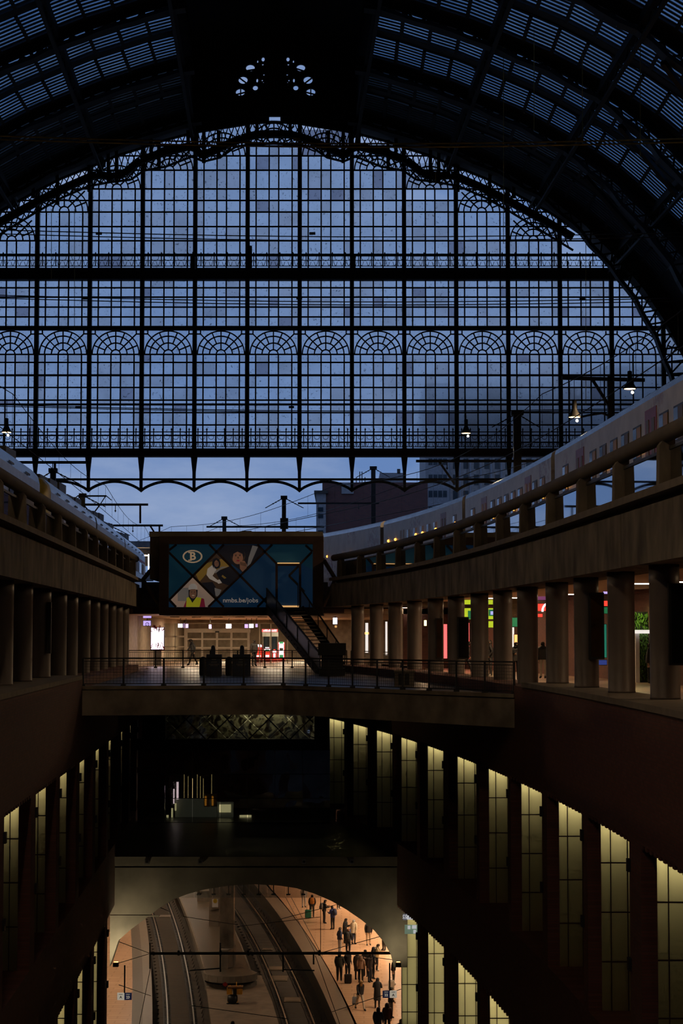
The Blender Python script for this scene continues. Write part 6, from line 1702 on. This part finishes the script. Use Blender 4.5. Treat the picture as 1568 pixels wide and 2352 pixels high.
def person(pos, rz, kind, label, jacket, trousers, hair=(.02,.014,.01), shoes=(.015,.015,.015), h=1.72, skin='skin', coat=None, cap=None, longhair=False, hood=None):
    me = tpl(kind, **KW[kind]).copy()
    for i, m in enumerate((M[skin], cm_(jacket), cm_(trousers), cm_(hair), cm_(shoes))): me.materials[i] = m
    o = bpy.data.objects.new('person', me); link(o); o.location = pos; o.rotation_euler = (0,0,rz); s = h/1.77; o.scale = (s,s,s)
    T(o, label, 'person')
    def ch(name, mb, mat, smooth=True):
        c = bpy.data.objects.new(name, mb.mesh(name, mat, (0,0,0), smooth)); link(c, o); return c
    hz = max(v.co.z for v in me.vertices)
    hy = -.06 - (.10 if kind == 'walk' else 0) - (.04 if kind == 'phone' else 0)
    # hair, hood or cap over the skull
    top = hz - .115
    hb_ = MB()
    ring = lambda r, z, y=0, fy=1.0: [(r*math.cos(a), hy+y+r*1.12*math.sin(a)*fy, z) for a in [2*math.pi*k/14 for k in range(14)]]
    if hood: hb_.loft([ring(.13,top-.19,.04), ring(.135,top-.08,.03), ring(.125,top+.03,.025), ring(.09,top+.11,.02), ring(.02,top+.14,.02)]); ch('hood', hb_, cm_(hood))
    else:
        hb_.loft([ring(.088,top-(.24 if longhair else .06),.055,.6), ring(.10,top-.02,.035,.85), ring(.098,top+.05,.012), ring(.07,top+.105,.01), ring(.015,top+.125,.01)]); ch('hair', hb_, cm_(hair))
    if cap:
        cb = MB().loft([ring(.104,top+.02), ring(.104,top+.07), ring(.075,top+.125), ring(.01,top+.14)]); cb.box(-.07,.07,hy-.21,hy-.08,top+.02,top+.035); ch('cap', cb, cm_(cap))
    fe = MB()
    for sx in (-1,1): fe.lathe([(.004,-.008),(.011,0),(.004,.008)], 8, (sx*.033, hy-.083, top+.015))
    ch('eyes', fe, cm_((.01,.01,.01))); mo = MB().box(-.022,.022,hy-.092,hy-.078,top-.062,top-.054); ch('mouth', mo, cm_((.18,.06,.05)))
    ea = MB()
    for sx in (-1,1): ea.lathe([(.006,-.03),(.016,-.01),(.017,.015),(.006,.03)], 8, (sx*.088, hy+.01, top))
    ch('ears', ea, M[skin])
    if coat:
        L, c = coat; z1 = 1.02
        el = lambda rx, ry, z, y=0: [(rx*math.cos(a), y+ry*math.sin(a), z) for a in [2*math.pi*k/18 for k in range(18)]]
        cb = MB().loft([el(.205,.165,L), el(.20,.16,(L+z1)/2), el(.185,.145,z1), el(.20,.15,1.22,-.02), el(.21,.15,1.36,-.05), el(.16,.12,1.45,-.05), el(.08,.08,1.50,-.05)], cap=False); ch('coat', cb, cm_(c))
    else:
        el = lambda rx, ry, z, y=0: [(rx*math.cos(a), y+ry*math.sin(a), z) for a in [2*math.pi*k/16 for k in range(16)]]
        cb = MB().loft([el(.188,.145,.86), el(.19,.148,.95), el(.195,.15,1.15,-.02), el(.20,.145,1.32,-.05)], cap=False); ch('jacket_hem', cb, cm_(jacket))
    cl_ = MB().tube([(.085*math.cos(a), -.045 - (.06 if kind == 'walk' else 0) + .075*math.sin(a), 1.475*1.0) for a in [2*math.pi*k/12 for k in range(13)]], .026, 6, False); ch('collar', cl_, cm_(jacket if not coat else coat[1]))
    return o
def backpack(p, c, label, h=1.72):
    s = h/1.77
    rz = p.rotation_euler.z
    root = empty('backpack', tuple(p.location + Matrix.Rotation(rz,3,'Z') @ Vector((0,.19*s,1.02*s))), label, 'backpack', rz=rz)
    def add(n, mb, mat): o = bpy.data.objects.new(n, mb.mesh(n, mat, (0,0,0), True)); link(o, root)
    el = lambda rx, ry, z: [(rx*math.cos(a), .02+ry*math.sin(a), z) for a in [2*math.pi*k/14 for k in range(14)]]
    add('bag', MB().loft([el(.10,.06,0), el(.16,.11,.05), el(.165,.12,.28), el(.13,.09,.42), el(.05,.04,.47)]), cm_(c))
    add('pocket', MB().loft([[(x*.9, .12+y*.5, z) for x, y, z in el(.12,.08,zz)] for zz in (.05,.1,.2,.24)]), cm_(tuple(x*.7 for x in c)))
    for sx in (-1, 1): add('strap', MB().tube([(sx*.10,-.02,.40),(sx*.12,-.14,.44),(sx*.12,-.30,.38),(sx*.12,-.33,.22),(sx*.13,-.18,.08),(sx*.11,-.02,.05)], .018, 6), cm_(tuple(x*.6 for x in c)))
def suitcase(pos, c, label, h=.58, w=.38, rz=0):
    root = empty('suitcase', tuple(pos), label, 'suitcase', rz=rz)
    def add(n, mb, mat): o = bpy.data.objects.new(n, mb.mesh(n, mat, (0,0,0))); link(o, root)
    r = lambda hx, hy, z: [(hx,hy*.6,z),(hx*.8,hy,z),(-hx*.8,hy,z),(-hx,hy*.6,z),(-hx,-hy*.6,z),(-hx*.8,-hy,z),(hx*.8,-hy,z),(hx,-hy*.6,z)]
    add('shell', MB().loft([r(w*.42,.10,.05), r(w/2,.125,.09), r(w/2,.125,h-.05), r(w*.43,.10,h)]), cm_(c))
    add('handle', MB().tube([(-.1,.08,h-.02),(-.1,.08,h+.32),(.1,.08,h+.32),(.1,.08,h-.02)], .012, 6), M['steel_dark'])
    for sx in (-1, 1): add('wheel', MB().tube([(sx*w*.36-.02,.06,.035),(sx*w*.36+.02,.06,.035)], .035, 10), M['black'])
def handbag(pos, c, label, w=.34, h=.36, rz=0):
    root = empty('bag', tuple(pos), label, 'bag', rz=rz)
    def add(n, mb, mat): o = bpy.data.objects.new(n, mb.mesh(n, mat, (0,0,0))); link(o, root)
    q = lambda hx, hy, z: [(hx,hy,z),(-hx,hy,z),(-hx,-hy,z),(hx,-hy,z)]
    add('sack', MB().loft([q(w*.46,.07,0), q(w/2,.09,.08), q(w*.48,.06,h*.8), q(w*.44,.03,h)]), cm_(c))
    add('strap', MB().tube([(-w*.25,0,h-.01),(-w*.2,0,h+.16),(w*.2,0,h+.16),(w*.25,0,h-.01)], .012, 6), cm_(tuple(x*.5 for x in c)))
BK, DK = (.012,.012,.014), (.03,.03,.034)
def lp(u, v): return PZ(u, v, ZL)
A = math.pi
person(lp(697.4,2084), .3, 'stand', 'person in light grey clothes standing farthest up the crowded platform', (.35,.34,.33), (.38,.37,.36))
p = person(lp(716.5,2107), A, 'pocket', 'person in a dark coat beside a green suitcase, with an orange rucksack', DK, (.05,.045,.04)); backpack(p, (.55,.22,.03), 'orange rucksack on the dark-coated person')
suitcase(lp(712.2,2109)+Vector((-.15,-.1,0)), (.02,.16,.10), 'dark green suitcase standing by the dark-coated person', .62, .46)
p = person(lp(744,2121), 1.9, 'phone', 'person in black with a grey rucksack looking down at a phone', BK, BK, h=1.76); backpack(p, (.14,.13,.12), 'grey rucksack on the person in black')
p = person(lp(764,2135), -2.4, 'phone', 'person with a blue jacket and navy rucksack reading a phone', (.03,.05,.20), BK); backpack(p, (.02,.03,.08), 'navy rucksack on the person in the blue jacket')
person(lp(777,2088), .8, 'stand', 'person half hidden by the arch, pale shoes showing', DK, (.06,.055,.05), shoes=(.5,.48,.45))
person(lp(791.5,2166), 1.2, 'phone', 'person in a black coat holding something white', BK, BK, coat=(.62,BK), longhair=True)
person(lp(811.5,2169), 2.6, 'pull', 'person in a cream padded coat with grey hair', (.72,.60,.42), DK, hair=(.45,.42,.38), coat=(.78,(.72,.60,.42)))
handbag(lp(804.5,2164)+Vector((0,-.1,.18)), (.04,.12,.40), 'bright blue trolley bag beside the cream padded coat', .44, .72)
person(lp(779.5,2188), 2.0, 'pocket', 'person in a navy jacket and pale grey trousers near the grey band', (.02,.03,.07), (.34,.32,.31), hair=(.10,.06,.03))
person(lp(846,2171), .2, 'stand', 'person in tan trousers under the right flank of the arch', BK, (.45,.32,.20))
p = person(lp(799,2192), 2.8, 'big', 'reddish-haired person in black with a bulging bag', BK, BK, hair=(.20,.08,.03)); backpack(p, (.015,.015,.015), 'bulging black rucksack on the reddish-haired person')
person(lp(779,2254), A-.1, 'big', 'broad person in a thick dark olive jacket seen from behind', (.035,.032,.022), BK, shoes=(.5,.48,.45), h=1.8)
person(lp(798,2247), .6, 'pocket', 'slim person in black beside a black suitcase', BK, BK, h=1.74)
suitcase(lp(799,2259), (.010,.010,.011), 'black suitcase at the feet of the slim person in black', .55, .44)
person(lp(820,2251), 2.7, 'stand', 'person with long hair in a brown coat', (.07,.045,.03), BK, coat=(.55,(.07,.045,.03)), hair=(.06,.035,.02), longhair=True)
person(lp(828.5,2257), A, 'pocket', 'person in a tan hooded jacket standing next to the brown coat', (.33,.20,.13), BK, hood=(.28,.17,.11), h=1.66)
person(lp(840,2243), -.5, 'phone', 'person in dark clothes with a white bag, in the middle of the group', (.025,.022,.02), BK, h=1.7)
handbag(lp(841,2240)+Vector((0,-.3,.62)), (.55,.5,.42), 'small white bag carried in the middle of the group')
person(lp(848.5,2256), 1.0, 'stand', 'tall dark figure with a red scarf in the group', (.03,.02,.02), (.02,.025,.04), h=1.8)
person(lp(855,2249), 2.2, 'pocket', 'short-haired person in black at the edge of the group', BK, BK)
p = person(lp(865,2230), 1.7, 'phone', 'curly-haired person in a cream jacket and dark jeans', (.70,.58,.34), (.02,.022,.03), shoes=(.5,.48,.44), hair=(.035,.02,.012)); backpack(p, (.012,.012,.012), 'black rucksack on the cream jacket')
person(lp(882,2183), -.9, 'pocket', 'person in dark green clothing by the arch pier', (.02,.03,.025), (.03,.03,.03))
person(lp(826.5,2320), .5, 'walk', 'blonde person in a black top and beige trousers walking with a grey bag', BK, (.52,.42,.32), hair=(.42,.25,.10), longhair=True)
handbag(lp(815.5,2312)+Vector((0,0,.12)), (.16,.16,.17), 'grey shopping bag in the walking person\'s hand', .34, .42)
person(lp(866,2316), 2.9, 'phone', 'person in a long black coat holding a phone, nearest the 22 sign', BK, BK, coat=(.45,BK), longhair=True, h=1.74)
person(lp(868,2391), A-.3, 'big', 'person in a navy padded jacket cut by the bottom edge', (.015,.025,.06), BK, h=1.78)
person(lp(889,2378), A, 'stand', 'person in a dark red coat in the shadow under the 22 sign', (.06,.02,.015), BK, hood=(.05,.02,.015))
person(lp(897,2338), 2.0, 'pocket', 'dark figure in the shadow behind the 22 sign', (.02,.018,.016), (.04,.04,.05))
person(lp(903,2262), 1.4, 'stand', 'person half hidden by the brick pier, carrying a white bag', BK, (.03,.03,.03), shoes=(.4,.35,.3))
handbag(lp(898,2272)+Vector((0,-.2,.05)), (.55,.50,.42), 'white shopping bag by the brick pier', .36, .5)
person(lp(921,2418), A, 'stand', 'grey-haired person whose head just shows by the lower windows', (.05,.05,.05), DK, hair=(.5,.47,.42))
person(PZ(534,2420,ZK+.05), A, 'stand', 'person on the service walkway below the trolley, head just in view', DK, DK)
# street level
person(PZ(442.5,1528.5,0), -1.15, 'walk', 'person in a cap and dark jacket walking past the entrance doors', (.05,.055,.06), (.025,.022,.02), cap=(.012,.012,.015), h=1.76)
person(PZ(1127,1553,0), -1.6, 'pocket', 'person in black standing between the columns by the lit doorway', BK, DK, shoes=(.5,.48,.46), h=1.8)
person(PZ(1184,1563,0), .2, 'phone', 'person in a striped dark jacket in front of the orange panel', (.04,.04,.045), BK)
person(PZ(1070,1553,0), 1.0, 'walk', 'person mostly hidden by a column under the lime sign', DK, DK, shoes=(.5,.48,.46))
person(PZ(1247,1558,0), -.4, 'stand', 'person in black with pale trousers by the red arc sign', BK, (.32,.28,.24))
person(PZ(1491,1570,0), 1.2, 'stand', 'dark figure waiting at the plant wall entrance', BK, BK)
person(PZ(583,1530,0), .6, 'stand', 'dark-haired person beside the red drinks cooler', (.05,.045,.04), BK)
